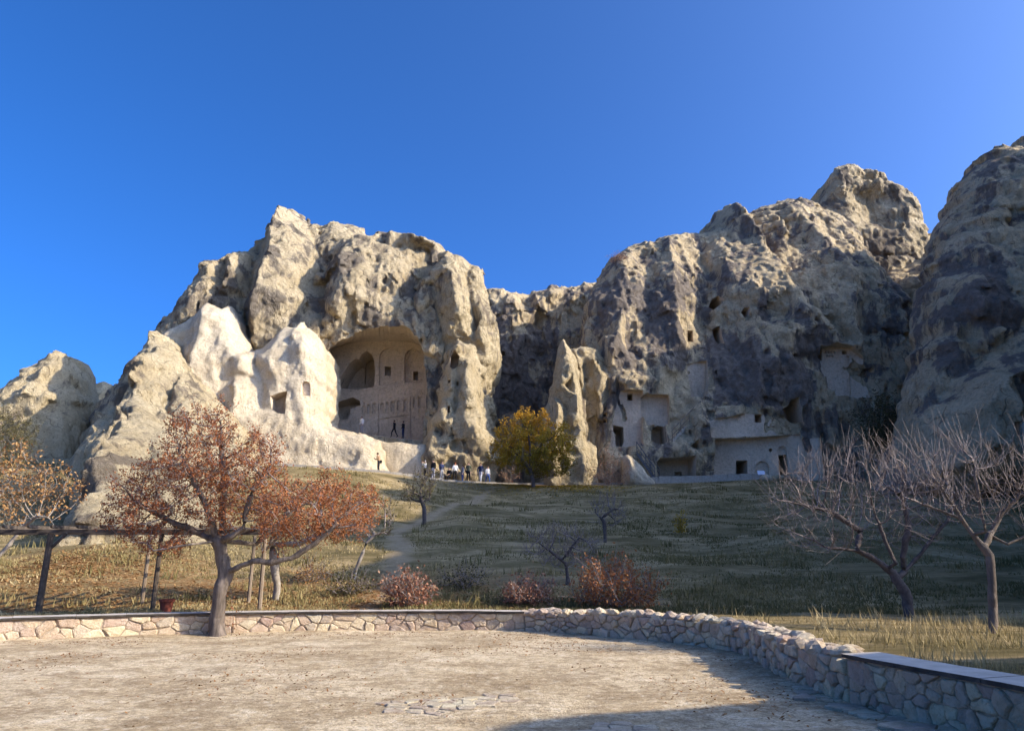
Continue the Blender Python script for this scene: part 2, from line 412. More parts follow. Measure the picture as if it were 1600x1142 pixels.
class Rock:
    def __init__(s, name, outline, prof, R=5.0, T=16.0, vox=0.17, ridges=(), low=1.0, amp=(0.13, 0.13, 0.08), vstretch=0.55, seed=1.0, zmin=None, lichen=(), strata=0.12, jag=1.0, chip=0.62, tri=1.0, flute=0.6):
        s.name = name; s.prof = prof
        P = [on_prof(px, py, prof, 0.8 * R) for px, py in outline]
        O = [(p.x, p.z) for p in P]
        x0 = min(p[0] for p in O) - 1.5; x1 = max(p[0] for p in O) + 1.5
        z0 = (min(p[1] for p in O) - 1.0) if zmin is None else zmin; z1 = max(p[1] for p in O) + 1.5
        ys = [p[1] for p in prof]
        zs = np.arange(z0 - 0.5, z1, vox, dtype=np.float32)
        yp = np.interp(zs, [p[0] for p in prof], ys)
        y0 = float(yp.min()) - 4.0; y1 = float(yp.max()) + T + 1.0
        xs = np.arange(x0, x1, vox, dtype=np.float32); yv = np.arange(y0, y1, vox, dtype=np.float32)
        X, Z = np.meshgrid(xs, zs, indexing='ij')
        d, _ = seg_dist(X, Z, O + [O[0]])
        d = np.where(inside(X, Z, O), d, -d).astype(np.float32)
        # rock tuned outline: jitter at small scale
        d = d + 0.36 * (0.5 - 2 * np.abs(n2(X, Z, 2.2, seed))) * jag + 0.22 * n2(X, Z, 0.75, seed + 2) * jag
        rr = np.clip(1 - d / R, 0, 1.0)
        rnd = R * (0.5 * rr + 0.5 * (1 - np.sqrt(np.clip(1 - rr * rr, 0, 1))))
        yf = yp[None, :] + rnd
        w1 = n2(X, Z, 3.0, seed + 20)
        rel = low * (0.55 * n2(X, Z * vstretch, 7.0, seed + 5) + 0.40 * (0.6 - 2 * np.abs(n2(X + 1.2 * w1, Z * vstretch, 4.2, seed + 6))))
        rel = rel + flute * (0.50 * (0.5 - 2 * np.abs(n2(X + 0.9 * w1, Z * 0.17, 1.7, seed + 16))) + 0.22 * (0.5 - 2 * np.abs(n2(X + .5 * w1, Z * 0.14, 0.75, seed + 17))))   # rain-cut flutes
        rel = rel + low * chip * (0.55 * facets(X + .5 * w1, np.zeros_like(X), Z, 4.6, seed, 2.0) + 0.40 * facets(X + .4 * w1, np.zeros_like(X), Z, 1.9, seed + 3, 2.2))
        wob = 0.30 * n2(X, Z, 1.6, seed + 8) + 0.10 * n2(X, Z, .6, seed + 9); wob2 = 0.30 * n2(X, Z, 1.6, seed + 12)
        if tri and ridges:
            # planes stretched between crest lines (+) and gullies (-): broken, angular rock faces
            cp = {}
            for pts, w, h in ridges:
                for i, (px, py) in enumerate(pts):
                    p = on_prof(px, py, prof); cp[(round(p.x, 2), round(p.z, 2))] = h * tri * (0.5 if i in (0, len(pts) - 1) and len(pts) > 2 else 1.0)
                    if i: q = on_prof((px + pts[i - 1][0]) / 2, (py + pts[i - 1][1]) / 2, prof); cp[(round(q.x, 2), round(q.z, 2))] = h * tri
            for (ox, oz) in O[::2]: cp.setdefault((round(ox, 2), round(oz, 2)), 0.0)
            for (ox, oz) in ((x0 - 9, z0 - 9), (x1 + 9, z0 - 9), (x1 + 9, z1 + 9), (x0 - 9, z1 + 9)): cp[(ox, oz)] = 0.0
            pl = list(cp); cv, _, cf, corig, _, _ = delaunay_2d_cdt([Vector(p) for p in pl], [], [], 0, 1e-4)
            hv = [cp[pl[o[0]]] if o else 0.0 for o in corig]; tr = np.zeros(X.shape, np.float32); XX = X + wob; ZZ = Z + wob2
            for f in cf:
                (ax, az), (bx_, bz_), (cx_, cz_) = (cv[i] for i in f); det = (bz_ - cz_) * (ax - cx_) + (cx_ - bx_) * (az - cz_)
                if abs(det) < 1e-6: continue
                l1 = ((bz_ - cz_) * (XX - cx_) + (cx_ - bx_) * (ZZ - cz_)) / det; l2 = ((cz_ - az) * (XX - cx_) + (ax - cx_) * (ZZ - cz_)) / det; l3 = 1 - l1 - l2
                m = (l1 >= -1e-4) & (l2 >= -1e-4) & (l3 >= -1e-4); tr = np.where(m, l1 * hv[f[0]] + l2 * hv[f[1]] + l3 * hv[f[2]], tr)
            rel = rel + tr
        for pts, w, h in (ridges if not tri else ()):
            q = [on_prof(px, py, prof) for px, py in pts]
            dd, tt = seg_dist(X + wob, Z - wob, [(p.x, p.z) for p in q])
            fall = np.clip(1 - dd / w, 0, 1)
            rel = rel + h * (fall ** 1.15 if h > 0 else fall * fall * (3 - 2 * fall)) * (0.45 + 0.55 * np.clip(tt * 4, 0, 1) * np.clip((1 - tt) * 4, 0, 1))
        yf = (yf - rel * np.clip(d / (0.6 * R), 0, 1)).astype(np.float32)
        yb = (yp[None, :] + T - rnd).astype(np.float32)
        F = np.minimum((yv[None, :, None] - yf[:, None, :]) * 0.72, (yb[:, None, :] - yv[None, :, None]) * 0.72)
        F = np.minimum(F, d[:, None, :])
        F = np.minimum(F, (zs - zs[0] - 1.5 * vox)[None, None, :])
        F[0] = -1; F[-1] = -1; F[:, 0] = -1; F[:, -1] = -1; F[:, :, 0] = -1; F[:, :, -1] = -1
        band = (np.abs(F) < 1.0) & ((yb[:, None, :] - yv[None, :, None]) > (yv[None, :, None] - yf[:, None, :]) * 0.5)
        band[0] = band[-1] = False; band[:, 0] = band[:, -1] = False; band[:, :, 0] = band[:, :, -1] = False
        I, J, K = np.nonzero(band)
        bx, by, bz = xs[I], yv[J], zs[K]
        wv = noise3(bx / 2.3 + seed, by / 2.3, bz / 2.3)
        nz = amp[0] * (0.55 - 2.0 * np.abs(noise3(bx / 2.6 + wv * .5, by / 2.6 + seed, bz / 4.6)))
        nz += amp[1] * (0.55 - 2.0 * np.abs(noise3(bx / 1.1 + wv * .6, by / 1.1, bz / 1.5 + seed)))
        nz += amp[2] * noise3(bx / 0.45, by / 0.45, bz / 0.55 + seed)
        nz += chip * (0.24 * facets(bx + .3 * wv, by, bz, 1.2, seed, 2.0) + 0.14 * facets(bx, by + .2 * wv, bz, 0.6, seed + 1, 1.5))
        if strata:
            zz = bz + 0.6 * wv + 0.05 * bx
            nz += strata * np.tanh(5 * noise3(bx / 9.0 + seed, by / 9.0, zz / 0.85)) * np.clip(.5 + 1.5 * noise3(bx / 4.0, by / 4.0, bz / 3.0 + seed), 0, 1)
        F[I, J, K] += nz * np.clip((zs[K] - zs[0]) / (3 * vox), 0, 1)
        for attempt in range(6):
            gr = openvdb.FloatGrid(1.0); gr.copyFromArray(np.ascontiguousarray(np.clip(-F, -1, 1)))
            V, Q = gr.convertToQuads(0.0); Q = Q.astype(np.int64)
            V, Q = big_component(V, Q)
            # where sheets touch along an edge, fill the pinch so that the body stays a clean solid
            e = np.concatenate([Q[:, [0, 1]], Q[:, [1, 2]], Q[:, [2, 3]], Q[:, [3, 0]]]); e.sort(1)
            key, cnt = np.unique(e[:, 0] * len(V) + e[:, 1], return_counts=True)
            bad = key[cnt != 2]
            if len(bad) == 0: break
            for q in np.unique(np.concatenate([bad // len(V), bad % len(V)])):
                i, j, k = np.clip(np.round(V[q]).astype(int), 2, np.array(F.shape) - 3)
                F[i - 1:i + 2, j - 1:j + 2, k - 1:k + 2] = np.maximum(F[i - 1:i + 2, j - 1:j + 2, k - 1:k + 2], 0.25)
        else: print('NOT CLEAN', s.name, len(bad))
        V = V * vox + np.array([xs[0], yv[0], zs[0]])
        a, b, c = V[Q[:, 0]], V[Q[:, 1]], V[Q[:, 2]]
        if np.sum(np.einsum('ij,ij->i', a, np.cross(b, c))) < 0: Q = Q[:, ::-1]
        s.V, s.Q = V, Q
        s.bvh = BVHTree.FromPolygons(V.tolist(), Q.tolist())
        s.lichen = lichen; s.cuts = [[], [], []]
    def hit(s, px, py):
        d = Vector(ray(px, py)).normalized()
        h = s.bvh.ray_cast(Vector((0, 0, EYE)), d)
        return h[0] if h[0] is not None else on_prof(px, py, s.prof)
    def cut(s, poly, depth, front=6.0, Y=None, stage=0, taper=1.0, floor=None, jit=0.0):
        """carve a prism: poly in photo pixels, traced at the rock face (or at distance Y), 'depth' metres into the rock"""
        if Y is None:
            cx = sum(p[0] for p in poly) / len(poly); cy = sum(p[1] for p in poly) / len(poly); Y = s.hit(cx, cy).y
        P = [at(px, py, Y) for px, py in poly]
        if jit: P = [p + Vector((random.uniform(-jit, jit), 0, random.uniform(-jit, jit))) for p in P]
        c = sum(P, Vector()) / len(P); n = len(P)
        area = sum(P[i].x * P[(i + 1) % n].z - P[(i + 1) % n].x * P[i].z for i in range(n))
        if area < 0: P.reverse()
        fr = [Vector((p.x, Y - front, p.z)) for p in P]
        bk = [Vector((c.x + (p.x - c.x) * taper, Y + depth, c.z + (p.z - c.z) * taper)) for p in P]
        fs = [tuple(range(n)), tuple(range(2 * n - 1, n - 1, -1))] + [(i + n, (i + 1) % n + n, (i + 1) % n, i) for i in range(n)]
        s.cuts[stage].append((fr + bk, fs)); return Y
    def cut_frustum(s, front_poly, Yf, back_poly, Yb, stage=0):
        n = len(front_poly)
        fr = [at(px, py, Yf) for px, py in front_poly]; bk = [at(px, py, Yb) for px, py in back_poly]
        area = sum(fr[i].x * fr[(i + 1) % n].z - fr[(i + 1) % n].x * fr[i].z for i in range(n))
        if area < 0: fr.reverse(); bk.reverse()
        fs = [tuple(range(n)), tuple(range(2 * n - 1, n - 1, -1))] + [(i + n, (i + 1) % n + n, (i + 1) % n, i) for i in range(n)]
        s.cuts[stage].append((fr + bk, fs))
    def build(s, mat, label, cat, group=None, carved=None, sharp=36, obname=None):
        ob = np_mesh(obname or s.name, s.V, s.Q, [mat] + ([carved] if carved else []))
        for st, cl in enumerate(s.cuts):
            if not cl: continue
            # cutters that overlap within a stage go one after another in separate passes
            passes = [cl] if st >= 1 else [cl[0::2], cl[1::2]]
            for ps in passes:
                if not ps: continue
                mb = MB()
                for v, f in ps: mb.add(v, f)
                cu = mesh_obj('cutter', mb.v, mb.f, [mat, carved or mat], mat_idx=[1 if carved else 0] * len(mb.f))
                bm = bmesh.new(); bm.from_mesh(cu.data); bmesh.ops.recalc_face_normals(bm, faces=bm.faces); bmesh.ops.triangulate(bm, faces=bm.faces); bm.to_mesh(cu.data); bm.free()
                n0 = len(ob.data.polygons); done = False; print('  pass', s.name, st, len(ps), round(time.time() - T0, 1))
                for solver in ('MANIFOLD',):
                    md = ob.modifiers.new('b', 'BOOLEAN'); md.operation = 'DIFFERENCE'; md.object = cu; md.solver = solver
                    try: md.material_mode = 'TRANSFER'
                    except Exception: pass
                    dg = bpy.context.evaluated_depsgraph_get()
                    me = bpy.data.meshes.new_from_object(ob.evaluated_get(dg), depsgraph=dg)
                    ob.modifiers.clear()
                    if len(me.polygons) > 0.5 * n0 and len(me.polygons) != n0:
                        old = ob.data; ob.data = me; bpy.data.meshes.remove(old); done = True; break
                    bpy.data.meshes.remove(me)
                if not done: print('CUT FAILED', s.name, st)
                cm = cu.data; bpy.data.objects.remove(cu); bpy.data.meshes.remove(cm)
        me = ob.data; me.name = ob.name
        # every carved room, doorway and window becomes a part of its cliff
        if carved and any(s.cuts):
            bm = bmesh.new(); bm.from_mesh(me); fs = [f for f in bm.faces if f.material_index == 1]; seen = set(); comps = []
            for f in fs:
                if f in seen: continue
                seen.add(f); st_ = [f]; cm = []
                while st_:
                    q = st_.pop(); cm.append(q)
                    for e in q.edges:
                        for r in e.link_faces:
                            if r.material_index == 1 and r not in seen: seen.add(r); st_.append(r)
                comps.append(cm)
            for cm in sorted(comps, key=len, reverse=True):
                vs = {}; F_ = [tuple(vs.setdefault(v, len(vs)) for v in f.verts) for f in cm]; co_ = [v.co.copy() for v in vs]
                w_ = max(v.x for v in co_) - min(v.x for v in co_); h_ = max(v.z for v in co_) - min(v.z for v in co_)
                if len(cm) < 5: continue
                nm = 'church_hollow' if w_ > 8 else 'cave_room' if w_ * h_ > 5 else 'doorway' if h_ > 1.25 * w_ else 'window_opening'
                mesh_obj(nm, co_, F_, carved, ob); bmesh.ops.delete(bm, geom=cm, context='FACES')
            bm.to_mesh(me); bm.free()
        me.shade_smooth()
        if hasattr(me, 'set_sharp_from_angle'): me.set_sharp_from_angle(angle=R(sharp))
        nv = len(me.vertices); co = np.empty(nv * 3, np.float32); me.vertices.foreach_get('co', co); co = co.reshape(-1, 3)
        li = np.zeros(nv, np.float32)
        for px, py, rp, w in s.lichen:
            c = s.hit(px, py); rm = rp / FPX * (c.y / CP)
            dd = np.sqrt((co[:, 0] - c.x) ** 2 + (co[:, 2] - c.z) ** 2 + 0.25 * (co[:, 1] - c.y) ** 2)
            li += w * (1 - sstep(0.35, 1.15, dd / rm))
        vattr(ob, 'lichen', li)
        tag(ob, label, cat, group)
        print(s.name, 'verts', nv, 'polys', len(me.polygons), 't', round(time.time() - T0, 1))
        return ob
def arch(x0, x1, ytop, ybot, n=7):
    """arched opening in pixels"""
    w = (x1 - x0) / 2; cx = (x0 + x1) / 2
    return [(x0, ybot)] + [(cx - w * math.cos(math.pi * i / n), ytop + w - w * math.sin(math.pi * i / n)) for i in range(n + 1)] + [(x1, ybot)]
def rect(x0, x1, y0, y1): return [(x0, y0), (x1, y0), (x1, y1), (x0, y1)]

CREAM = rock_mat('tuff_cream', (0.66, 0.535, 0.33), (0.51, 0.395, 0.225), (0.14, 0.11, 0.078), cover=0.045, yellow=0.35)
WHITE = rock_mat('tuff_white', (0.68, 0.565, 0.39), (0.57, 0.455, 0.295), (0.30, 0.235, 0.155), cover=-0.11, yellow=0.22, fine=.75, relief=.55, crack=.35)
BEIGE = rock_mat('tuff_beige', (0.64, 0.515, 0.325), (0.47, 0.365, 0.21), (0.115, 0.094, 0.072), cover=0.09, yellow=0.34)
GREY = rock_mat('tuff_grey_crust', (0.70, 0.555, 0.34), (0.52, 0.40, 0.235), (0.125, 0.105, 0.09), cover=0.10, yellow=0.35, streak=0.4)
CARVED = rock_mat('carved_tuff', (0.74, 0.60, 0.43), (0.60, 0.47, 0.325), (0.28, 0.22, 0.165), cover=-0.10, yellow=0.2, fine=0.8, streak=0.5, relief=.4, crack=.1)
CARVEDG = rock_mat('carved_tuff_grey', (0.70, 0.575, 0.42), (0.55, 0.44, 0.315), (0.24, 0.195, 0.15), cover=-0.05, yellow=0.15, fine=0.9, streak=0.6, relief=.5, crack=.1)
random.seed(3)

# ---- left: main cliff behind the carved church
L1 = Rock('cliff', [(120, 700), (175, 610), (250, 508), (275, 480), (300, 440), (312, 411), (325, 405), (345, 409), (362, 395), (380, 397), (397, 383), (415, 355), (432, 335), (450, 326),
    (470, 335), (487, 350), (505, 352), (525, 347), (545, 350), (565, 360), (578, 372), (592, 362), (620, 364), (650, 372), (680, 378), (692, 388), (712, 420), (720, 520), (730, 770), (600, 800), (300, 800), (140, 780)],
    [(0, 66), (9, 67), (27, 70), (36, 76), (44, 83)], R=1.8, T=12, seed=1.3, low=0.7, flute=.35, strata=.05, amp=(.1, .11, .09),
    ridges=[([(447, 328), (441, 360), (437, 400), (425, 440), (414, 475), (408, 530)], 2, 3.2), ([(424, 350), (400, 392), (386, 440), (376, 480), (384, 525)], 2, -1.2), ([(345, 409), (336, 440), (300, 490), (250, 545)], 2, 1.5),
            ([(368, 396), (372, 420), (362, 450)], 2, 1.7), ([(352, 410), (352, 440), (330, 480)], 2, -.2), ([(478, 345), (492, 385), (490, 420), (486, 460), (470, 500)], 2, -.9), ([(462, 345), (463, 400), (452, 450), (440, 500)], 2, 2.0),
            ([(505, 392), (508, 440), (500, 478)], 2, -1.5), ([(498, 430), (514, 445), (508, 468)], 2, .7), ([(577, 374), (560, 386), (546, 405), (536, 440), (541, 468), (522, 500)], 2, 2.8), ([(525, 352), (530, 375), (520, 392)], 2, .6),
            ([(596, 380), (600, 420), (604, 458)], 2, 1.5), ([(588, 385), (585, 430)], 2, 1.9), ([(612, 390), (618, 430), (622, 465)], 2, 1.7), ([(640, 390), (640, 425), (632, 455)], 2, .5), ([(668, 392), (664, 420), (650, 440)], 2, -.6), ([(595, 370), (640, 378), (688, 391)], 2, 2.2),
            ([(500, 500), (520, 507), (552, 500)], 2, 1.2), ([(600, 470), (630, 478)], 2, .8), ([(480, 520), (470, 560)], 2, .2), ([(300, 560), (330, 600)], 2, 0)],
    lichen=[(395, 460, 48, .20), (372, 430, 30, .16), (420, 390, 24, .20), (430, 350, 16, .14), (320, 470, 35, .12), (525, 415, 36, .16), (545, 400, 24, .12), (505, 470, 28, .14), (600, 360, 30, .02), (580, 500, 30, .16), (640, 460, 25, .12), (650, 380, 30, .06), (600, 420, 40, -.08), (460, 420, 25, -.08)])  # lichen; on left-facing planes the patches also paint in their shade
RECESS_F = [(505, 548), (520, 528), (553, 508), (572, 480), (600, 474), (632, 480), (646, 510), (660, 545), (667, 600), (662, 645), (652, 692), (640, 689), (600, 684), (560, 678), (520, 668), (506, 648), (508, 590)]
RECESS_B = [(511, 556), (520, 545), (545, 536), (573, 534), (600, 534), (640, 534), (656, 540), (664, 555), (667, 603), (667, 645), (667, 686), (640, 685), (600, 681), (560, 677), (524, 667), (512, 648), (511, 590)]
YB = 75.0
def ragged(F_, B_, k, jf, jb):
    f2, b2 = [], []
    for i in range(len(F_)):
        for t in range(k):
            f = t / k; n_ = (i + 1) % len(F_)
            for P_, o_, j_ in ((F_, f2, jf), (B_, b2, jb)): o_.append((P_[i][0] * (1 - f) + P_[n_][0] * f + random.uniform(-j_, j_), P_[i][1] * (1 - f) + P_[n_][1] * f + random.uniform(-j_, j_) * (1 if P_[i][1] < 660 else .2)))
    return f2, b2
RECESS_F, RECESS_B = ragged(RECESS_F, RECESS_B, 4, 2.6, .5)
L1.cut_frustum(RECESS_F, 62.0, RECESS_B, YB, stage=0)
big = [(528, 600), (533, 588), (545, 568), (555, 560), (562, 561), (564, 553), (573, 547), (582, 554), (585, 563), (587, 579), (585, 605), (555, 609), (533, 607)]
L1.cut(big, 3.5, front=.8, Y=YB, stage=1, taper=.92)
L1.cut(arch(592, 627, 543, 602), .35, front=.5, Y=YB, stage=1)
L1.cut(arch(632, 660, 545, 598), .45, front=.5, Y=YB, stage=1)
L1.cut([(517, 640), (520, 630), (535, 625), (552, 620), (563, 626), (564, 633), (548, 638), (545, 655), (530, 656), (519, 652)], 2.2, front=.5, Y=YB, stage=1, taper=.85)
for x0, x1, yt, yb in [(566, 571, 633, 647), (573.5, 579, 631, 646), (582, 587, 630, 646), (594, 600, 629.5, 645), (602.5, 607.5, 628, 644), (610.5, 616, 626.5, 643), (620, 625.5, 625, 641.5), (630.5, 636, 623.5, 640), (645, 649.5, 620.5, 637), (653, 657.5, 619.5, 636)]:
    L1.cut(arch(x0, x1, yt, yb, 5), .22, front=.5, Y=YB, stage=1)
L1.cut([(594, 654), (639, 647.7), (639, 649.2), (594, 655.5)], .14, front=.5, Y=YB, stage=2)
L1.cut([(590.6, 631), (592.2, 631), (592.2, 680), (590.6, 680)], .14, front=.5, Y=YB, stage=2)
L1.cut([(640.6, 620), (642.2, 620), (642.2, 682), (640.6, 682)], .14, front=.5, Y=YB, stage=2)
L1.cut(rect(382, 390, 508, 521), 1.5, stage=1)
L1.cut(rect(601, 611, 572, 587), 1.2, front=.3, Y=YB + .35, stage=2)
L1.cut(rect(645.5, 653.5, 580, 594), 1.2, front=.3, Y=YB + .45, stage=2)
L1.cut(arch(637, 656, 551, 578), .2, front=.3, Y=YB + .45, stage=2)
L1.cut(rect(570, 583, 556, 600), .5, front=.3, Y=YB + 3.5, stage=2)
L1.build(BEIGE, 'tall beige cliff with a pointed peak and a church carved into its hollow', 'cliff', carved=CARVEDG)

# ---- left: buttress to the right of the church, and the cone that leans on its foot
L2 = Rock('rock_buttress', [(640, 470), (648, 448), (668, 425), (686, 396), (700, 393), (718, 398), (740, 410), (753, 420), (757, 450), (764, 480), (775, 515), (779, 545), (772, 590), (770, 640), (776, 700), (782, 790), (640, 800), (645, 740), (658, 690), (664, 640), (670, 590), (664, 540), (650, 505)],
    [(0, 67), (9, 67), (26, 68.3), (38, 72.5)], R=2.4, T=12, seed=2.1, low=0.6,
    ridges=[([(690, 402), (650, 447), (644, 480), (660, 530)], 1.8, 1.6), ([(700, 400), (712, 450), (716, 510)], 2.0, 1.2), ([(745, 420), (750, 480), (765, 540)], 1.8, 1.0), ([(730, 420), (735, 480), (742, 530)], 1.3, -.8), ([(672, 440), (684, 500), (690, 560)], 1.5, -.9)],
    lichen=[(715, 430, 35, .10), (660, 460, 22, .08)])
L2.cut(rect(745, 762, 705, 742), 2.0, stage=1)
L2.build(CREAM, 'broad pale rock buttress rising beside the carved church hollow', 'rock', carved=CARVED)
L2b = Rock('rock_cone', [(716, 516), (728, 530), (738, 545), (748, 575), (760, 602), (768, 640), (778, 672), (783, 700), (780, 790), (640, 790), (648, 735), (657, 700), (668, 670), (680, 640), (690, 600), (699, 545), (706, 524)],
    [(0, 63.2), (9, 63.4), (28, 65.6)], R=2.6, T=8, seed=3.4, low=0.5, amp=(.18, .2, .12),
    ridges=[([(716, 520), (700, 600), (672, 690), (655, 740)], 1.4, 1.1), ([(722, 525), (735, 600), (752, 700)], 1.5, .8), ([(712, 560), (708, 640), (700, 720)], 1.3, -.8)], lichen=[(735, 640, 25, -.05)])
L2b.cut([(702, 572), (704, 552), (712, 548), (718, 556), (716, 570), (708, 577)], 2.0, stage=1)
L2b.cut([(698, 646), (699, 634), (703, 633), (703, 645)], 1.2, stage=1)
L2b.cut(rect(700, 704, 593, 598), .8, stage=1)
L2b.build(CREAM, 'knobbly cream rock cone with a small dark hole, at the foot of the buttress', 'rock', carved=CARVED)

# ---- left: smooth white apron in front of the church
L3 = Rock('rock_apron', [(236, 560), (252, 518), (275, 511), (300, 495), (312, 484), (322, 472), (335, 478), (347, 481), (357, 477), (366, 492), (376, 515), (385, 531), (392, 545), (404, 540), (418, 530), (436, 515), (458, 508), (472, 497), (484, 512), (494, 530), (503, 548), (507, 580), (506, 620), (502, 645), (512, 662), (530, 671), (560, 678), (588, 688), (600, 712), (612, 742), (616, 800), (300, 930), (220, 800)],
    [(0, 61.4), (9, 62.2), (15, 63.4), (26, 66.2)], R=1.5, T=9, seed=4.2, low=0.14, amp=(.05, .07, .06), jag=.8, strata=.03, chip=.22, flute=.12, tri=.5,
    ridges=[([(322, 475), (316, 520), (302, 580), (290, 640)], 2, 2.4), ([(357, 480), (364, 530), (372, 590)], 2, 1.6), ([(338, 482), (340, 540), (338, 600)], 2, 1.5), ([(290, 503), (280, 550), (266, 600)], 2, -.9), ([(345, 590), (350, 630), (345, 680)], 2, .3), ([(384, 535), (378, 580), (370, 640), (356, 700)], 2, 1.9),
            ([(396, 550), (403, 590), (406, 640)], 2, -.7), ([(472, 500), (481, 530), (474, 570)], 2, 1.9), ([(450, 515), (452, 550), (460, 590)], 2, .4), ([(430, 525), (425, 560), (432, 600)], 2, 1.1), ([(455, 640), (480, 690), (520, 705)], 2, .5), ([(418, 660), (428, 720)], 2, .9), ([(560, 690), (580, 720)], 2, .5), ([(495, 560), (496, 620)], 2, .4)],
    lichen=[(385, 545, 14, .12), (330, 600, 30, .05), (275, 560, 22, .08), (450, 680, 60, -.1), (540, 700, 50, -.1)], zmin=1.0)
L3.cut([(421, 618), (434, 612), (448, 607), (448, 650), (436, 648), (423, 640)], 1.6, stage=1, taper=.9)
L3.cut(arch(471, 484, 595, 618), .35, stage=1)
L3.build(WHITE, 'long cream rock apron with a blunt cone at its end, sloping down before the church', 'rock', carved=CARVED)
L3p = Rock('rock_ledge', [(560, 676), (590, 687), (600, 690), (665, 692), (672, 720), (672, 800), (596, 800), (590, 720), (570, 690)],
    [(0, 63.5), (9, 64), (15, 65.0)], R=.6, T=10, strata=.02, jag=.25, chip=.15, seed=4.9, low=0.06, amp=(.06, .05, .03))
L3p.build(WHITE, 'pale shaded rock ledge below the church hollow where visitors stand', 'rock')

# ---- left: pale cones and boulders
L5 = Rock('rock_spur', [(110, 725), (135, 672), (160, 640), (180, 602), (195, 578), (212, 556), (228, 532), (240, 516), (252, 530), (266, 552), (284, 578), (304, 604), (330, 640), (362, 690), (390, 750), (400, 860), (100, 870), (95, 780)],
    [(0, 44), (6, 48), (12, 54), (25, 62)], R=2.4, T=11, seed=6.1, low=0.7, amp=(.2, .18, .1),
    ridges=[([(240, 520), (225, 580), (205, 640), (170, 720)], 2.0, 1.5), ([(245, 530), (268, 600), (290, 670)], 2.0, 1.0), ([(225, 545), (195, 600), (150, 670)], 1.7, -1.1), ([(262, 570), (250, 640), (235, 700)], 1.5, -1.0)],
    lichen=[(185, 610, 25, .14), (215, 570, 22, .12), (160, 690, 30, .08)], zmin=0.5)
L5.build(CREAM, 'rugged cream rock spur with a sharp tip, sloping down behind the rust tree', 'rock')
L6 = Rock('rock_outcrop', [(100, 790), (118, 742), (150, 700), (172, 660), (205, 603), (216, 596), (226, 612), (250, 640), (262, 670), (290, 700), (310, 760), (330, 855), (300, 900), (90, 900)],
    [(0, 28), (2.2, 29), (7, 36), (16, 48)], R=3.5, T=9, seed=7.2, low=0.7, amp=(.25, .22, .12), flute=.9,
    ridges=[([(212, 602), (190, 660), (150, 740), (130, 800)], 1.7, 1.3), ([(222, 615), (240, 700), (250, 780)], 1.6, .9), ([(200, 640), (205, 720), (190, 800)], 1.4, -1.0)],
    lichen=[(140, 760, 40, .22), (170, 720, 30, .18), (195, 690, 26, .14), (150, 810, 40, .12), (230, 620, 20, -.1)], zmin=0.3)
L6.build(CREAM, 'jagged cream outcrop with dark patches coming down to the grass behind the pergola', 'rock')
L6b = Rock('boulder', [(298, 866), (306, 850), (322, 842), (342, 846), (352, 862), (350, 880), (300, 882)], [(0, 31), (4, 32.2)], R=.7, T=2, vox=.1, strata=.02, jag=.25, chip=.15, seed=7.7, low=.1, amp=(.08, .08, .04))
L6b.build(WHITE, 'low white boulder in the grass just behind the rust tree', 'rock')
L7 = Rock('rock_hump', [(-70, 640), (-20, 622), (0, 612), (20, 592), (38, 577), (56, 568), (74, 556), (86, 546), (96, 552), (104, 570), (108, 600), (114, 622), (112, 660), (116, 720), (120, 800), (-70, 830)],
    [(0, 66), (10, 68), (25, 74)], R=2.2, T=9, seed=8.3, low=0.3, amp=(.35, .22, .1), ridges=[([(88, 548), (60, 600), (20, 650)], 2.0, 1.2), ([(92, 556), (100, 620), (105, 690)], 1.6, .9), ([(72, 562), (50, 580)], 1.0, -.6)], zmin=2.0)
L7.build(CREAM, 'isolated yellowish rock hump at the left edge, half in shadow', 'rock')
L8 = Rock('rock_crag', [(104, 620), (112, 588), (122, 592), (128, 600), (150, 597), (166, 598), (190, 612), (200, 720), (100, 720)],
    [(0, 92), (30, 96)], R=2.5, T=8, seed=8.9, low=0.5, zmin=4.0)
L8.build(CREAM, 'distant sunlit cream crag in the gap between two rocks', 'rock')
L9 = Rock('rock_slope', [(105, 730), (118, 690), (135, 655), (150, 630), (165, 606), (178, 598), (190, 610), (200, 640), (200, 760), (110, 780)],
    [(0, 70), (25, 73)], R=2.5, T=8, seed=9.2, low=0.4, zmin=3.0)
L9.build(GREY, 'dark shaded rock slab wedged behind the cream spur', 'rock')

# ---- the shaded back of the valley
V1 = Rock('valley_cliff', [(735, 470), (752, 450), (762, 448), (788, 446), (798, 454), (812, 457), (832, 456), (846, 450), (862, 446), (884, 447), (900, 443), (918, 440), (945, 433), (990, 430), (1000, 800), (730, 800)],
    [(0, 84), (14, 85), (34, 91)], R=3.0, T=10, seed=10.1, low=0.9,
    ridges=[([(800, 458), (815, 520), (800, 600)], 2.2, 1.6), ([(860, 450), (830, 500), (815, 560)], 2.0, 1.4), ([(830, 470), (845, 540), (850, 620)], 2.0, -1.3), ([(778, 455), (784, 560)], 2.0, 1.2)],
    lichen=[(820, 560, 80, .12), (790, 620, 60, .1), (840, 640, 60, .08)], zmin=6.0)
V1.cut(rect(784, 789, 549, 556), 2.0, stage=1)
V1.build(GREY, 'dark shaded cliff closing the valley behind the yellow tree', 'cliff', carved=CARVED)
V2 = Rock('boulder', [(770, 790), (775, 660), (785, 646), (800, 641), (812, 652), (818, 690), (822, 790)], [(0, 69), (16, 71)], R=1.6, T=4, strata=.02, jag=.25, chip=.15, seed=10.8, low=.2, amp=(.15, .1, .05), zmin=7.0)
V2.build(BEIGE, 'rounded tan boulder peeping out above the yellow tree', 'rock')

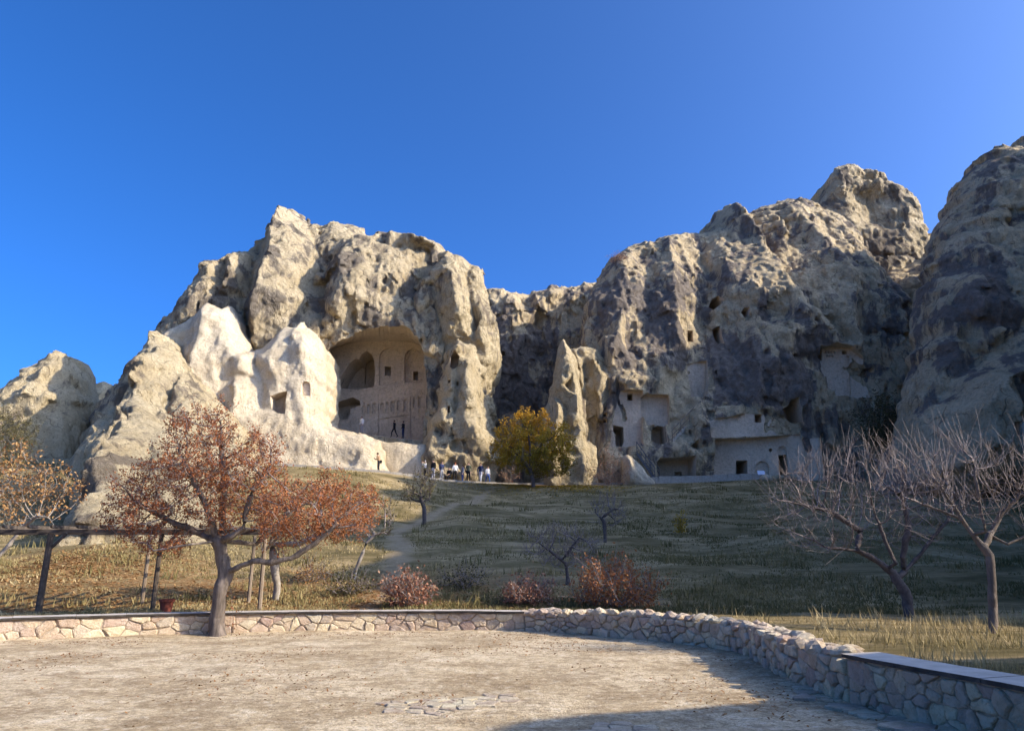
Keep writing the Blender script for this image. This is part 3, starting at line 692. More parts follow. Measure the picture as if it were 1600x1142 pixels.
# ---- right: main cliff with cave rooms
R1 = Rock('cliff', [(905, 800), (915, 560), (920, 470), (938, 432), (948, 404), (962, 392), (985, 383), (1010, 378), (1050, 368), (1085, 364), (1105, 360), (1112, 344), (1124, 326), (1138, 316), (1152, 319), (1165, 326), (1172, 332), (1180, 320), (1196, 316), (1212, 318), (1232, 309), (1262, 308), (1282, 320),
      (1305, 330), (1340, 360), (1360, 400), (1390, 430), (1430, 470), (1440, 540), (1445, 800)],
    [(0, 65), (9, 65.5), (20, 68), (28, 71), (34, 76), (46, 86)], R=2.2, T=11, seed=11.3, low=0.7,
    ridges=[([(1138, 318), (1150, 345), (1172, 372), (1205, 430), (1245, 490), (1298, 545)], 2, 3.0), ([(1172, 334), (1184, 360), (1215, 410), (1262, 465), (1320, 525)], 2, -.3), ([(1232, 310), (1250, 350), (1288, 400), (1330, 445)], 2, 2.4), ([(1196, 320), (1212, 350), (1225, 385)], 2, 1.8), ([(1205, 330), (1232, 375), (1270, 430)], 2, .6),
            ([(1265, 325), (1300, 375), (1345, 430)], 2, .2), ([(1098, 375), (1108, 430), (1100, 490), (1090, 560)], 2, -1.1), ([(1122, 370), (1128, 420), (1140, 470)], 2, 1.3), ([(1040, 372), (1048, 430), (1056, 500), (1050, 560)], 2, 1.5), ([(1010, 385), (1015, 450), (1008, 530)], 2, -.6), ([(962, 395), (970, 450), (965, 520), (950, 570)], 2, 1.4), ([(985, 392), (995, 450), (990, 540)], 2, .4),
            ([(940, 440), (940, 520), (930, 600)], 2, -.4), ([(1358, 450), (1361, 540), (1368, 620)], 2, -1.8), ([(1330, 500), (1335, 540)], 2, 1.0), ([(1215, 505), (1205, 560), (1180, 610), (1165, 640)], 2, 2.4), ([(1160, 500), (1150, 560), (1130, 610)], 2, .9), ([(1250, 560), (1262, 610), (1268, 650)], 2, 1.0), ([(1288, 560), (1290, 620)], 2, .6),
            ([(1090, 630), (1088, 690), (1096, 745)], 2, 1.8), ([(1060, 640), (1040, 690)], 2, .1), ([(1105, 650), (1165, 640), (1236, 672)], 2, 1.6), ([(1020, 706), (1060, 702), (1086, 700)], 2, 1.2), ([(980, 700), (1005, 708)], 2, .6), ([(960, 610), (1000, 604), (1046, 606)], 2, 1.0), ([(1120, 742), (1200, 745), (1280, 745)], 2, .3), ([(990, 655), (1030, 655)], 2, 0)],
    lichen=[(1000, 470, 75, .18), (960, 540, 45, .14), (1045, 540, 50, .17), (1080, 470, 40, .12), (1150, 560, 60, .16), (1150, 430, 40, .08), (1200, 590, 60, .22), (1140, 610, 40, .18), (1250, 600, 36, .22), (1100, 680, 18, .16), (1270, 540, 30, .10), (1300, 660, 40, .10), (1170, 360, 25, .08), (1060, 420, 40, .04),
            (1050, 640, 45, -.16), (990, 660, 45, -.12), (1180, 700, 60, -.25), (1320, 580, 40, -.2), (1210, 420, 40, -.10), (1300, 430, 50, -.14), (1270, 360, 40, -.06), (1215, 520, 25, -.10), (1085, 590, 30, -.15), (1010, 385, 30, -.1)])
yl = R1.hit(1180, 668).y + .9
# loggia with its back wall, then doors and niches in that wall; the smooth fronts above and beside it
yr = R1.hit(1318, 585).y + .8
yq = R1.hit(990, 655).y
R1.cut([(1112, 688), (1150, 687), (1195, 684), (1235, 680), (1249, 679), (1256, 700), (1262, 749), (1112, 748)], 0.0, front=9, Y=yl, stage=0)
R1.cut([(1264, 664), (1276, 664), (1284, 690), (1288, 750), (1267, 750), (1262, 700)], .5, front=7, Y=R1.hit(1275, 710).y, stage=0)
R1.cut([(1002, 620), (1010, 614), (1046, 616), (1047, 664), (1012, 664), (1003, 650)], 1.0, front=7, Y=R1.hit(1026, 640).y, stage=0)
R1.cut([(1108, 655), (1140, 651), (1165, 645), (1195, 647), (1232, 668), (1238, 676), (1195, 681), (1110, 685)], .25, front=7, Y=R1.hit(1170, 668).y, stage=0)
R1.cut([(1025, 722), (1030, 715), (1062, 714), (1086, 712), (1087, 748), (1024, 748)], 2.4, front=5, Y=R1.hit(1056, 730).y, stage=0, taper=.96)
R1.cut([(970, 610), (1003, 612), (1003, 700), (952, 700), (956, 660)], .3, front=7, Y=yq, stage=0)
R1.cut([(1274, 547), (1300, 540), (1330, 542), (1352, 560), (1362, 600), (1358, 622), (1300, 622), (1283, 590)], .5, front=7, Y=R1.hit(1318, 585).y + .3, stage=0)
R1.cut(rect(1150, 1168, 719, 744.5), 3, front=.3, Y=yl, stage=1); R1.cut(arch(1180, 1202, 720, 742), .22, front=.3, Y=yl, stage=1)
R1.cut([(1201, 703), (1202.5, 700.5), (1205, 700), (1207, 702), (1206, 705.5), (1203, 706)], 1.0, front=.3, Y=yl, stage=1)
R1.cut([(1216, 711), (1229, 710), (1234, 747), (1218, 745)], 2.5, front=.3, Y=yl, stage=1); R1.cut(arch(1215, 1229, 696.5, 709), .2, front=.3, Y=yl, stage=1)
R1.cut(rect(1179, 1190, 647.5, 660), 1.6, front=1.5, Y=R1.hit(1170, 668).y + .25, stage=1)
R1.cut([(1217, 640), (1232, 632), (1235, 622), (1249, 618), (1254, 645), (1257, 661), (1240, 662), (1228, 656)], 3.5, stage=1, taper=.85)
# carved room front with dovecote holes
R1.cut(rect(1272, 1284, 546, 564), 1.6, front=2, Y=yr, stage=1); R1.cut([(1280, 589), (1291, 588), (1295, 617), (1285, 612)], 1.6, front=2, Y=yr, stage=1)
R1.cut(rect(1316, 1323, 548, 554), 1.0, front=.5, Y=yr, stage=1)
for k in range(4): R1.cut(rect(1289 + 4.4 * k, 1291.5 + 4.4 * k, 549, 552), .4, front=.3, Y=yr, stage=1)
for k in range(3): R1.cut(rect(1291 + 4.4 * k, 1293.5 + 4.4 * k, 555, 558), .4, front=.3, Y=yr, stage=1)
R1.cut([(1322, 556), (1327, 556), (1330, 618), (1324, 618)], .2, front=.5, Y=yr, stage=1)
# left rooms
R1.cut(rect(980, 988.5, 615.5, 626), 1.6, front=1.2, Y=yq + .3, stage=1)
R1.cut([(958, 664), (974, 667), (975, 690), (972, 698), (962, 697), (961, 678), (958, 674)], 2.5, front=1.5, Y=yq + .3, stage=1)
R1.cut([(1017, 676), (1020, 666), (1030, 662), (1039, 664), (1041, 690), (1038, 697), (1024, 695), (1015, 690)], 2.5, front=3.0, Y=R1.hit(1028, 680).y + .4, stage=1)
for y in (636, 645.5, 654.5): R1.cut(rect(941, 948, y, y + 6), 1.0, stage=1)
R1.cut(rect(1054, 1065, 737, 747), .8, front=.4, Y=R1.hit(1056, 730).y + 2.4, stage=1)
R1.cut([(1076, 566), (1090, 562), (1107, 561), (1106, 600), (1101, 625), (1076, 624)], 1.1, stage=1)
R1.cut([(1108, 479), (1114, 465), (1124, 460), (1130, 470), (1122, 480), (1113, 487)], 4, stage=1)
R1.cut([(1158, 488), (1163, 480), (1170, 482), (1169, 494), (1161, 497)], 3.5, stage=1)
R1.cut([(1115, 512), (1126, 507), (1127, 541), (1118, 540)], 3, stage=1); R1.cut(rect(1074, 1083, 516, 535), 2.5, stage=1)
R1.build(GREY, 'large dark-crusted cliff pitted with cave rooms and doorways', 'cliff', carved=CARVED)
R2 = Rock('rock_crag', [(1280, 325), (1290, 300), (1296, 276), (1308, 263), (1322, 254), (1336, 257), (1348, 263), (1372, 264), (1388, 276), (1402, 286), (1424, 300), (1436, 318), (1442, 345), (1450, 368), (1454, 392), (1440, 430), (1360, 470), (1290, 430)],
    [(25, 86), (50, 93)], R=.9, T=9, seed=12.7, low=0.35, chip=.5, jag=.6, ridges=[([(1310, 268), (1318, 330), (1330, 390)], 1.6, 1.0), ([(1405, 290), (1412, 340), (1420, 400)], 1.6, .9), ([(1296, 290), (1320, 270), (1400, 300), (1440, 330)], 1.1, .8), ([(1360, 280), (1365, 340)], 1.5, -.8)],
    lichen=[(1320, 275, 25, .14), (1400, 300, 25, .12), (1380, 390, 45, .16), (1350, 330, 35, -.15), (1440, 340, 20, -.15)], zmin=22)
R2.build(BEIGE, 'square-topped brown crag crowning the right-hand cliff', 'rock')
R3 = Rock('rock_saddle', [(1330, 470), (1356, 440), (1390, 425), (1420, 410), (1450, 398), (1475, 395), (1520, 395), (1540, 600), (1500, 800), (1340, 800), (1350, 600)],
    [(0, 68), (15, 71), (36, 80)], R=3.0, T=10, seed=13.6, low=0.5, amp=(.3, .24, .1), ridges=[([(1365, 470), (1366, 540), (1372, 620)], 1.5, -1.8), ([(1440, 410), (1410, 500), (1400, 600)], 2.2, 1.0)],
    lichen=[(1420, 560, 50, .08), (1450, 480, 40, .04), (1400, 470, 30, -.14)], zmin=6)
R3.build(GREY, 'folded grey and cream saddle of rock beside the right-hand cone', 'rock')
R4 = Rock('rock_cone', [(1390, 775), (1405, 720), (1425, 680), (1445, 610), (1458, 520), (1466, 440), (1476, 394), (1481, 360), (1490, 332), (1500, 308), (1510, 285), (1522, 263), (1534, 248), (1548, 234), (1562, 228), (1580, 226), (1592, 222), (1602, 208), (1625, 215), (1660, 250), (1700, 320), (1760, 480), (1800, 790)],
    [(0, 48), (9, 50.5), (20, 55), (42, 66)], R=3.0, T=9, vox=.18, seed=14.4, low=0.8, ridges=[([(1548, 240), (1522, 320), (1502, 420), (1480, 520)], 2, 1.6), ([(1590, 235), (1580, 330), (1560, 430)], 2, .2), ([(1610, 300), (1610, 420), (1600, 480)], 2, 1.2), ([(1610, 500), (1520, 580), (1455, 650)], 2, -1.2), ([(1615, 550), (1525, 625), (1435, 712)], 2, 2.6), ([(1610, 640), (1540, 700), (1480, 740)], 2, 2.2), ([(1470, 440), (1462, 540)], 2, .3)],
    lichen=[(1540, 260, 50, .12), (1500, 330, 30, .10), (1560, 470, 60, .16), (1540, 420, 40, .14), (1490, 480, 40, .10), (1480, 560, 40, .08), (1500, 665, 60, -.28), (1570, 620, 60, -.28), (1530, 710, 80, -.25), (1550, 340, 30, -.06), (1580, 720, 50, -.14)], zmin=3)
R4.cut(rect(1592, 1604, 656, 680), 1.2, stage=1)
R4.build(GREY, 'huge dark-streaked rock cone filling the right edge', 'rock', carved=CARVED)
# ---- pinnacle with a hooked top, the wing wall behind it, and the pale mound
R5 = Rock('rock_pinnacle', [(842, 800), (846, 740), (851, 700), (855, 655), (861, 615), (867, 580), (873, 552), (879, 531), (889, 542), (899, 556), (907, 585), (910, 630), (914, 668), (916, 688), (928, 698), (935, 720), (938, 800)],
    [(0, 62.5), (9, 63), (28, 66)], R=1.1, T=4.4, vox=.13, seed=15.2, low=0.15, amp=(.12, .14, .08), chip=.5, jag=.35, ridges=[([(882, 536), (878, 600), (866, 680), (856, 745)], 1.0, .9), ([(890, 560), (898, 620), (903, 690), (915, 745)], 1.0, .6), ([(886, 600), (884, 680)], .8, -.5)])
R5.build(CREAM, 'slim cream rock pinnacle tapering to a sharp point beside the yellow tree', 'rock')
R6 = Rock('rock_fin', [(888, 800), (884, 560), (893, 546), (908, 541), (924, 542), (937, 550), (944, 562), (950, 580), (956, 600), (957, 640), (949, 680), (951, 800)], [(0, 66.5), (9, 66.5), (26, 67.2)], R=1.2, T=5, vox=.15, seed=15.9, low=.25, amp=(.12, .13, .08), chip=.5, jag=.4, ridges=[([(925, 546), (935, 580), (940, 620)], 1, .5), ([(912, 560), (915, 600), (920, 660)], 1, -.9), ([(900, 550), (905, 570)], 1, .5)])
R6.build(CREAM, 'round-topped rock fin standing just behind the pointed pinnacle', 'rock')
R7 = Rock('rock_mound', [(975, 762), (974, 730), (974, 714), (980, 708), (988, 712), (1000, 724), (1010, 738), (1022, 750), (1026, 762)], [(0, 61.5), (12, 62.6)], R=1.0, T=3.2, vox=.12, strata=.02, jag=.25, chip=.15, seed=16.4, low=.12, amp=(.07, .06, .03), ridges=[([(982, 712), (988, 735), (985, 752)], .6, .4)])
R7.build(WHITE, 'small smooth pale mound on the terrace beside the stairway', 'rock')
# ------------------------------------------------------------------ low stone walls round the plaza
def clip_cell(poly, p, q):
    """keep the part of poly nearer to p than to q"""
    mx, my = (p[0] + q[0]) / 2, (p[1] + q[1]) / 2; nx, ny = q[0] - p[0], q[1] - p[1]; out = []
    n = len(poly)
    for i in range(n):
        a, b = poly[i], poly[(i + 1) % n]
        da = (a[0] - mx) * nx + (a[1] - my) * ny; db = (b[0] - mx) * nx + (b[1] - my) * ny
        if da <= 0: out.append(a)
        if (da < 0) != (db < 0) and abs(da - db) > 1e-12:
            t = da / (da - db); out.append((a[0] + (b[0] - a[0]) * t, a[1] + (b[1] - a[1]) * t))
    return out
def voronoi(seeds, box_of, reach):
    cells = []
    for i, p in enumerate(seeds):
        poly = box_of(p)
        for j, q in enumerate(seeds):
            if i != j and abs(q[0] - p[0]) < reach and abs(q[1] - p[1]) < reach:
                poly = clip_cell(poly, p, q)
                if len(poly) < 3: break
        if len(poly) >= 3: cells.append(poly)
    return cells
def shrink(poly, g, rnd, jit=0.0):
    cx = sum(p[0] for p in poly) / len(poly); cy = sum(p[1] for p in poly) / len(poly); out = []
    # drop corners that sit too close together, then cut the corners a little
    q = []
    for p in poly:
        if not q or math.hypot(p[0] - q[-1][0], p[1] - q[-1][1]) > 0.03: q.append(p)
    if len(q) > 3 and math.hypot(q[0][0] - q[-1][0], q[0][1] - q[-1][1]) <= 0.03: q.pop()
    n = len(q)
    for i in range(n):
        a, b, c = q[i - 1], q[i], q[(i + 1) % n]
        for (u, v, t) in ((a, b, 1 - rnd), (b, c, rnd)):
            x = u[0] + (v[0] - u[0]) * t; y = u[1] + (v[1] - u[1]) * t
            L = math.hypot(x - cx, y - cy) + 1e-6; k = max(0.2, (L - g) / L)
            out.append((cx + (x - cx) * k + random.uniform(-jit, jit), cy + (y - cy) * k + random.uniform(-jit, jit)))
    return out, (cx, cy)
def h_mid(u): return 0.44 + 0.08 * min(1, max(0, u / 2.2))
class WallLine:
    def __init__(s, pts):
        # resample for a smooth curve
        P = [Vector((p.x, p.y)) for p in pts]; q = []
        for i in range(len(P) - 1):
            p0, p1, p2, p3 = P[max(i - 1, 0)], P[i], P[i + 1], P[min(i + 2, len(P) - 1)]
            for k in range(6):
                t = k / 6; q.append(0.5 * ((2 * p1) + (p2 - p0) * t + (2 * p0 - 5 * p1 + 4 * p2 - p3) * t * t + (-p0 + 3 * p1 - 3 * p2 + p3) * t ** 3))
        s.p = q + [P[-1]]; s.s = [0.0]
        for a, b in zip(s.p[:-1], s.p[1:]): s.s.append(s.s[-1] + (b - a).length)
        s.L = s.s[-1]
    def at(s, u):
        u = min(max(u, 0), s.L); i = 0
        i = int(np.searchsorted(s.s, u)) - 1; i = min(max(i, 0), len(s.p) - 2)
        t = (u - s.s[i]) / max(s.s[i + 1] - s.s[i], 1e-9)
        p = s.p[i].lerp(s.p[i + 1], t)
        d0 = (s.p[min(i + 1, len(s.p) - 1)] - s.p[max(i - 1, 0)]).normalized(); d1 = (s.p[min(i + 2, len(s.p) - 1)] - s.p[i]).normalized()
        d = d0.lerp(d1, t).normalized()
        return p, d, Vector((-d.y, d.x))             # point, along, away from the plaza
    def world(s, u, off, z):
        p, d, n = s.at(u); q = p + n * off; return Vector((q.x, q.y, z))
def strip(line, u0, u1, prof, name, mat, parent, du=0.25, wob=0.0, mat_idx=None, hz=None):
    """sweep a closed cross-section [(off, z)...] along the wall line"""
    n = max(2, int((u1 - u0) / du)); k = len(prof); v = []; f = []; mi = []
    for i in range(n + 1):
        u = u0 + (u1 - u0) * i / n
        for (o, z) in prof: v.append(line.world(u, o + random.uniform(-wob, wob), (z if hz is None or z < 0 else z * hz(u)) + random.uniform(-wob, wob) * .6))
    for i in range(n):
        for j in range(k):
            a = i * k + j; b = i * k + (j + 1) % k; f.append((a, b, b + k, a + k)); mi.append(mat_idx[j] if mat_idx else 0)
    f += [tuple(range(k - 1, -1, -1)), tuple(range(n * k, n * k + k))]; mi += [0, 0]
    return mesh_obj(name, v, f, mat, parent, mat_idx=mi)
def stone_mat(name, a, b, c):
    m, nt, bs = mat_new(name); g = NT(nt); o = g.coords(src='Object'); oi = g.n('ShaderNodeObjectInfo')
    off = g.n('ShaderNodeVectorMath', operation='ADD'); g.l(o, off.inputs[0]); g.l(oi.outputs['Random'], off.inputs[1])
    nz = g.noise(off.outputs[0], 6, 8, 0.7, 0.4); cl = g.ramp(nz, [(0.28, a), (0.5, b), (0.72, c)])
    v = g.n('ShaderNodeHueSaturation'); g.l(cl, v.inputs['Color']); g.l(g.math('MULTIPLY_ADD', oi.outputs['Random'], 0.34, 0.83), v.inputs['Value'])
    g.l(g.math('MULTIPLY_ADD', oi.outputs['Random'], 0.03, 0.485), v.inputs['Hue'])
    pit = g.ramp(g.noise(off.outputs[0], 30, 4, 0.8), [(0.3, 1.0), (0.45, 0.0)])
    nt.links.new(g.mix(g.math('MULTIPLY', pit, 0.5), v.outputs[0], tuple(x * .4 for x in a)), bs.inputs['Base Color'])
    nt.links.new(g.bump(g.noise(off.outputs[0], 11, 9, 0.8), 1.0, 0.07), bs.inputs['Normal'])
    bs.inputs['Specular IOR Level'].default_value = 0.1
    return m
M_STONE = [stone_mat('stone_buff', (0.50, 0.36, 0.215), (0.68, 0.525, 0.345), (0.78, 0.635, 0.45)), stone_mat('stone_pink', (0.48, 0.325, 0.215), (0.63, 0.47, 0.335), (0.72, 0.57, 0.42)),
           stone_mat('stone_grey', (0.40, 0.305, 0.205), (0.59, 0.47, 0.335), (0.72, 0.595, 0.44)), stone_mat('stone_red', (0.22, 0.10, 0.06), (0.31, 0.155, 0.09), (0.38, 0.22, 0.14)), stone_mat('flag_pale', (0.38, 0.29, 0.19), (0.60, 0.49, 0.345), (0.74, 0.63, 0.47))]
M_MORTAR = plain_mat('mortar', (0.33, 0.25, 0.16), (0.52, 0.41, 0.28), 7, bump=0.9, bdist=0.05)
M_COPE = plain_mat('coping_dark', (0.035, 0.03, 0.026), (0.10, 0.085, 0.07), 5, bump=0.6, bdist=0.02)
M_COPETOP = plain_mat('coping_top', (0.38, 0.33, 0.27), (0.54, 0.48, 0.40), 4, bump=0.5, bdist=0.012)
def pick_stone(w=(5, 3, 3, 0.6)): return random.choices(M_STONE[:4], w)[0]
def face_stones(line, u0, u1, h, sw, sh, parent, depth=(0.02, 0.06), w=(5, 3, 3, .6), zlo=-0.05, gap=0.010, hz=None):
    seeds = []; want = int((u1 - u0) * (h - zlo) / (sw * sh)); tries = 0
    while len(seeds) < want and tries < 40 * want:
        tries += 1; q = (random.uniform(u0, u1), random.uniform(zlo + .03, h - .03)); rr = random.choice((.35, .5, .7, .95))
        if all(((q[0] - s_[0]) / sw) ** 2 + ((q[1] - s_[1]) / sh) ** 2 > rr * rr for s_ in seeds): seeds.append(q)
    aspect = sw / sh; seeds = [(q[0] / aspect, q[1]) for q in seeds]; U0, U1 = u0 / aspect, u1 / aspect
    box = lambda p: [(max(U0, p[0] - 3 * sh), zlo), (min(U1, p[0] + 3 * sh), zlo), (min(U1, p[0] + 3 * sh), h), (max(U0, p[0] - 3 * sh), h)]
    for c in voronoi(seeds, box, 5.0 * sh):
        c = [(a * aspect, b2) for a, b2 in c]; c2 = []
        for i in range(len(c)):
            a, b2 = c[i], c[(i + 1) % len(c)]; L = math.hypot(a[0] - b2[0], a[1] - b2[1]); c2.append(a)
            if L > .09: c2.append(((a[0] + b2[0]) / 2 + random.uniform(-.09, .09) * L, (a[1] + b2[1]) / 2 + random.uniform(-.09, .09) * L))
        q, (cx, cz) = shrink(c2, gap, 0.2, 0.006)
        n = len(q); pr = random.uniform(*depth); tilt = random.uniform(-.15, .15); v = []; f = []
        P0, D0, N0 = line.at(cx); org = Vector((P0.x, P0.y, cz))
        for (k, o) in ((1.0, 0.03), (0.97, -pr * .55), (0.80, -pr)):
            for (a, z) in q:
                uu = cx + (a - cx) * k; zz = cz + (z - cz) * k; kz = 1.0 if hz is None else hz(uu) / h
                v.append(line.world(uu, o + (tilt * (z - cz) * .4 if k < 1 else 0) + random.uniform(-.006, .006), zz * kz) - org)
        v.append(line.world(cx, -pr * 1.12, cz * (1.0 if hz is None else hz(cx) / h)) - org)
        for r in range(2):
            for i in range(n):
                a = r * n + i; b = r * n + (i + 1) % n; f.append((a, a + n, b + n, b))
        f += [(2 * n + i, 3 * n, 2 * n + (i + 1) % n) for i in range(n)]
        o = mesh_obj('stone', v, f, pick_stone(w), parent); o.location = org
def lump(r, seed=None, sq=(1, 1, 1), sub=1):
    """one irregular stone as verts, faces"""
    bm = bmesh.new(); bmesh.ops.create_icosphere(bm, subdivisions=sub, radius=1.0)
    ax = Vector((random.uniform(-1, 1), random.uniform(-1, 1), random.uniform(-1, 1)))
    for v in bm.verts:
        n = v.co.copy(); k = 1 + 0.22 * math.sin(3 * n.x + ax.x * 9) * math.cos(2.5 * n.y + ax.y * 7) + random.uniform(-.10, .10)
        for _ in range(1):
            if n.dot(ax.normalized()) > 0.55: k *= 0.80
        v.co = Vector((n.x * sq[0], n.y * sq[1], n.z * sq[2])) * r * k
    vs = [v.co.copy() for v in bm.verts]; fs = [tuple(v.index for v in f.verts) for f in bm.faces]; bm.free()
    return vs, fs
def slabs(line, u0, u1, prof, L, parent, wob):
    u = u0
    while u < u1 - .15:
        l = min(random.uniform(*L), u1 - u); dz = random.uniform(-.004, .004); do = random.uniform(-.008, .008)
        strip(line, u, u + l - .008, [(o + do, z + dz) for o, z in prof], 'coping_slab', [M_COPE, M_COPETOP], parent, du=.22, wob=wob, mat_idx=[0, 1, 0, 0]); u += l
random.seed(11)
iA = WALL_PX.index((820, 987)); iB = WALL_PX.index((1330, 1098))
LINE_L = WallLine(WALL[:iA + 1]); LINE_M = WallLine(WALL[iA:iB + 1]); LINE_R = WallLine(WALL[iB:])
def u_of_px(line, px):
    best = min(range(400), key=lambda i: abs(800 + FPX * (lambda p: p.x / (p.y * CP - EYE * SP))(line.world(line.L * i / 399, 0, 0)) - px))
    return line.L * best / 399
# left: faced wall with a thin dark coping
HL = 0.43
wl_ = empty('stone_wall', LINE_L.world(LINE_L.L / 2, 0, 0)); wl_.location = (0, 0, 0)
tag(wl_, 'low sunlit stone wall with a thin dark coping, behind the rust tree trunk', 'wall')
strip(LINE_L, 0, LINE_L.L, [(0.0, -.1), (0.0, HL), (0.40, HL), (0.40, -.1)], 'mortar_core', M_MORTAR, wl_)
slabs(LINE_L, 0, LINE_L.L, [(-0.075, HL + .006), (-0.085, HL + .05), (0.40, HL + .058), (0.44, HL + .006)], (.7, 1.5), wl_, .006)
face_stones(LINE_L, u_of_px(LINE_L, -25), LINE_L.L, HL, 0.30, 0.20, wl_, w=(8, 2, 3, .08), depth=(.01, .05), gap=.006)
# middle: rubble wall without coping, rough stones along its top
HM = 0.49
wm = empty('rubble_wall'); tag(wm, 'rough rubble wall with a ragged uncapped top, curving between the two coped walls', 'wall')
strip(LINE_M, 0, LINE_M.L, [(0.0, -.1), (0.01, 1.0), (0.44, 1.0), (0.46, -.1)], 'mortar_core', M_MORTAR, wm, hz=lambda u: h_mid(u) - .03)
face_stones(LINE_M, 0.02, LINE_M.L, HM, 0.23, 0.155, wm, depth=(.015, .085), w=(5, 2, 4, 0), gap=.005, hz=lambda u: h_mid(u) - .03)
u = 0.05
while u < LINE_M.L - 0.2:
    for off in (0.06, 0.28):
        r = random.uniform(.10, .165); v, f = lump(r, sq=(1.25, 1.0, .62), sub=2 if r > .14 else 1)
        o = mesh_obj('stone', v, f, random.choices(M_STONE[:4], (4, .6, 5, 0))[0], wm)
        o.location = LINE_M.world(u + random.uniform(-.08, .08), off + random.uniform(-.05, .07), h_mid(u) + random.uniform(-.02, .02)); o.rotation_euler = (0, random.uniform(-.25, .25), random.uniform(0, 6.3))
    u += random.uniform(.19, .30)
# right: near wall with a broad pale coping slab
HR = 0.50
wr = empty('capped_wall'); tag(wr, 'near stone wall topped by a broad smooth coping slab with dark edge', 'wall')
strip(LINE_R, 0, LINE_R.L, [(0.0, -.1), (0.0, HR), (0.42, HR), (0.42, -.1)], 'mortar_core', M_MORTAR, wr)
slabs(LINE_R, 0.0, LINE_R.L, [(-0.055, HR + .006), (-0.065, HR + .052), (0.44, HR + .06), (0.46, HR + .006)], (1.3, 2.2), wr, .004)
face_stones(LINE_R, 0.02, min(LINE_R.L, u_of_px(LINE_R, 1700)), HR, 0.21, 0.15, wr, depth=(.004, .05), w=(6, 2, 3, 0), gap=.004)

# ------------------------------------------------------------------ flagstones let into the plaza
def flag_patch(label_name, region, size, seed, lift=0.0):
    random.seed(seed); pts = [on_ground(*p) for p in region]
    x0, x1 = min(p.x for p in pts), max(p.x for p in pts); y0, y1 = min(p.y for p in pts), max(p.y for p in pts)
    poly = [(p.x, p.y) for p in pts]; seeds = []
    y = y0
    while y < y1 + size:
        x = x0
        while x < x1 + size:
            seeds.append((x + random.uniform(-.4, .4) * size, y + random.uniform(-.4, .4) * size)); x += size * 1.15
        y += size * .8
    pav = empty('paving'); tag(pav, kind='structure')
    box = lambda p: [(p[0] - 2 * size, p[1] - 2 * size), (p[0] + 2 * size, p[1] - 2 * size), (p[0] + 2 * size, p[1] + 2 * size), (p[0] - 2 * size, p[1] + 2 * size)]
    def inpoly(p): return bool(inside(np.array([p[0]]), np.array([p[1]]), poly)[0])
    for c in voronoi(seeds, box, 3.2 * size):
        q, (cx, cy) = shrink(c, 0.006, 0.15, 0.012)
        if not inpoly((cx, cy)) or random.random() < .06: continue
        z = plaza_z(cx, cy) + random.uniform(.004, .018) + lift; n = len(q); v = []; f = []
        tx, ty = random.uniform(-.04, .04), random.uniform(-.04, .04)
        for (k, dz) in ((1.0, -.06), (1.0, -.008), (.93, 0.0)):
            for (a, b2) in q: v.append(((a - cx) * k, (b2 - cy) * k, dz + tx * (a - cx) + ty * (b2 - cy)))
        v.append((0, 0, .002))
        for r in range(2):
            for i in range(n): f.append((r * n + i, r * n + (i + 1) % n, (r + 1) * n + (i + 1) % n, (r + 1) * n + i))
        f += [(2 * n + i, 2 * n + (i + 1) % n, 3 * n) for i in range(n)]
        o = mesh_obj('flagstone', v, f, M_STONE[4], pav); o.location = (cx, cy, z)
flag_patch('a', [(590, 1103), (610, 1096), (680, 1092), (760, 1084), (810, 1084), (815, 1094), (770, 1104), (720, 1112), (640, 1116), (600, 1110)], .19, 5)
flag_patch('b', [(1225, 1072), (1262, 1074), (1300, 1092), (1380, 1115), (1480, 1142), (1560, 1165), (1420, 1165), (1380, 1128), (1310, 1108), (1240, 1088)], .30, 6, .025)
flag_patch('c', [(905, 1140), (930, 1131), (985, 1127), (1020, 1134), (1040, 1150), (920, 1155)], .2, 7, .01)
# ------------------------------------------------------------------ trees: branch skeletons grown towards crown points
def leaf_mat(name, stops, trans=0.25):
    m, nt, b = mat_new(name); g = NT(nt)
    c = g.ramp(g.attr('tone'), stops); nt.links.new(c, b.inputs['Base Color']); b.inputs['Roughness'].default_value = 0.75
    if trans:
        t = g.n('ShaderNodeBsdfTranslucent'); nt.links.new(c, t.inputs[0]); mx = g.n('ShaderNodeMixShader'); mx.inputs[0].default_value = trans
        nt.links.new(b.outputs[0], mx.inputs[1]); nt.links.new(t.outputs[0], mx.inputs[2])
        nt.links.new(mx.outputs[0], nt.nodes['Material Output'].inputs[0])
    return m
M_BARK = plain_mat('bark', (0.06, 0.047, 0.037), (0.24, 0.19, 0.15), 7, bump=1.0, bdist=0.03, stretch=(1, 1, .25))
M_BARKP = plain_mat('bark_pale', (0.20, 0.165, 0.125), (0.38, 0.325, 0.26), 9, bump=.6, bdist=0.02, stretch=(1, 1, .3))
M_BARKK = plain_mat('bark_pinkish', (0.11, 0.085, 0.075), (0.36, 0.295, 0.26), 9, bump=.5, bdist=0.01)
M_BARKD = plain_mat('bark_dark', (0.06, 0.048, 0.042), (0.15, 0.12, 0.105), 9, bump=.5, bdist=0.01)
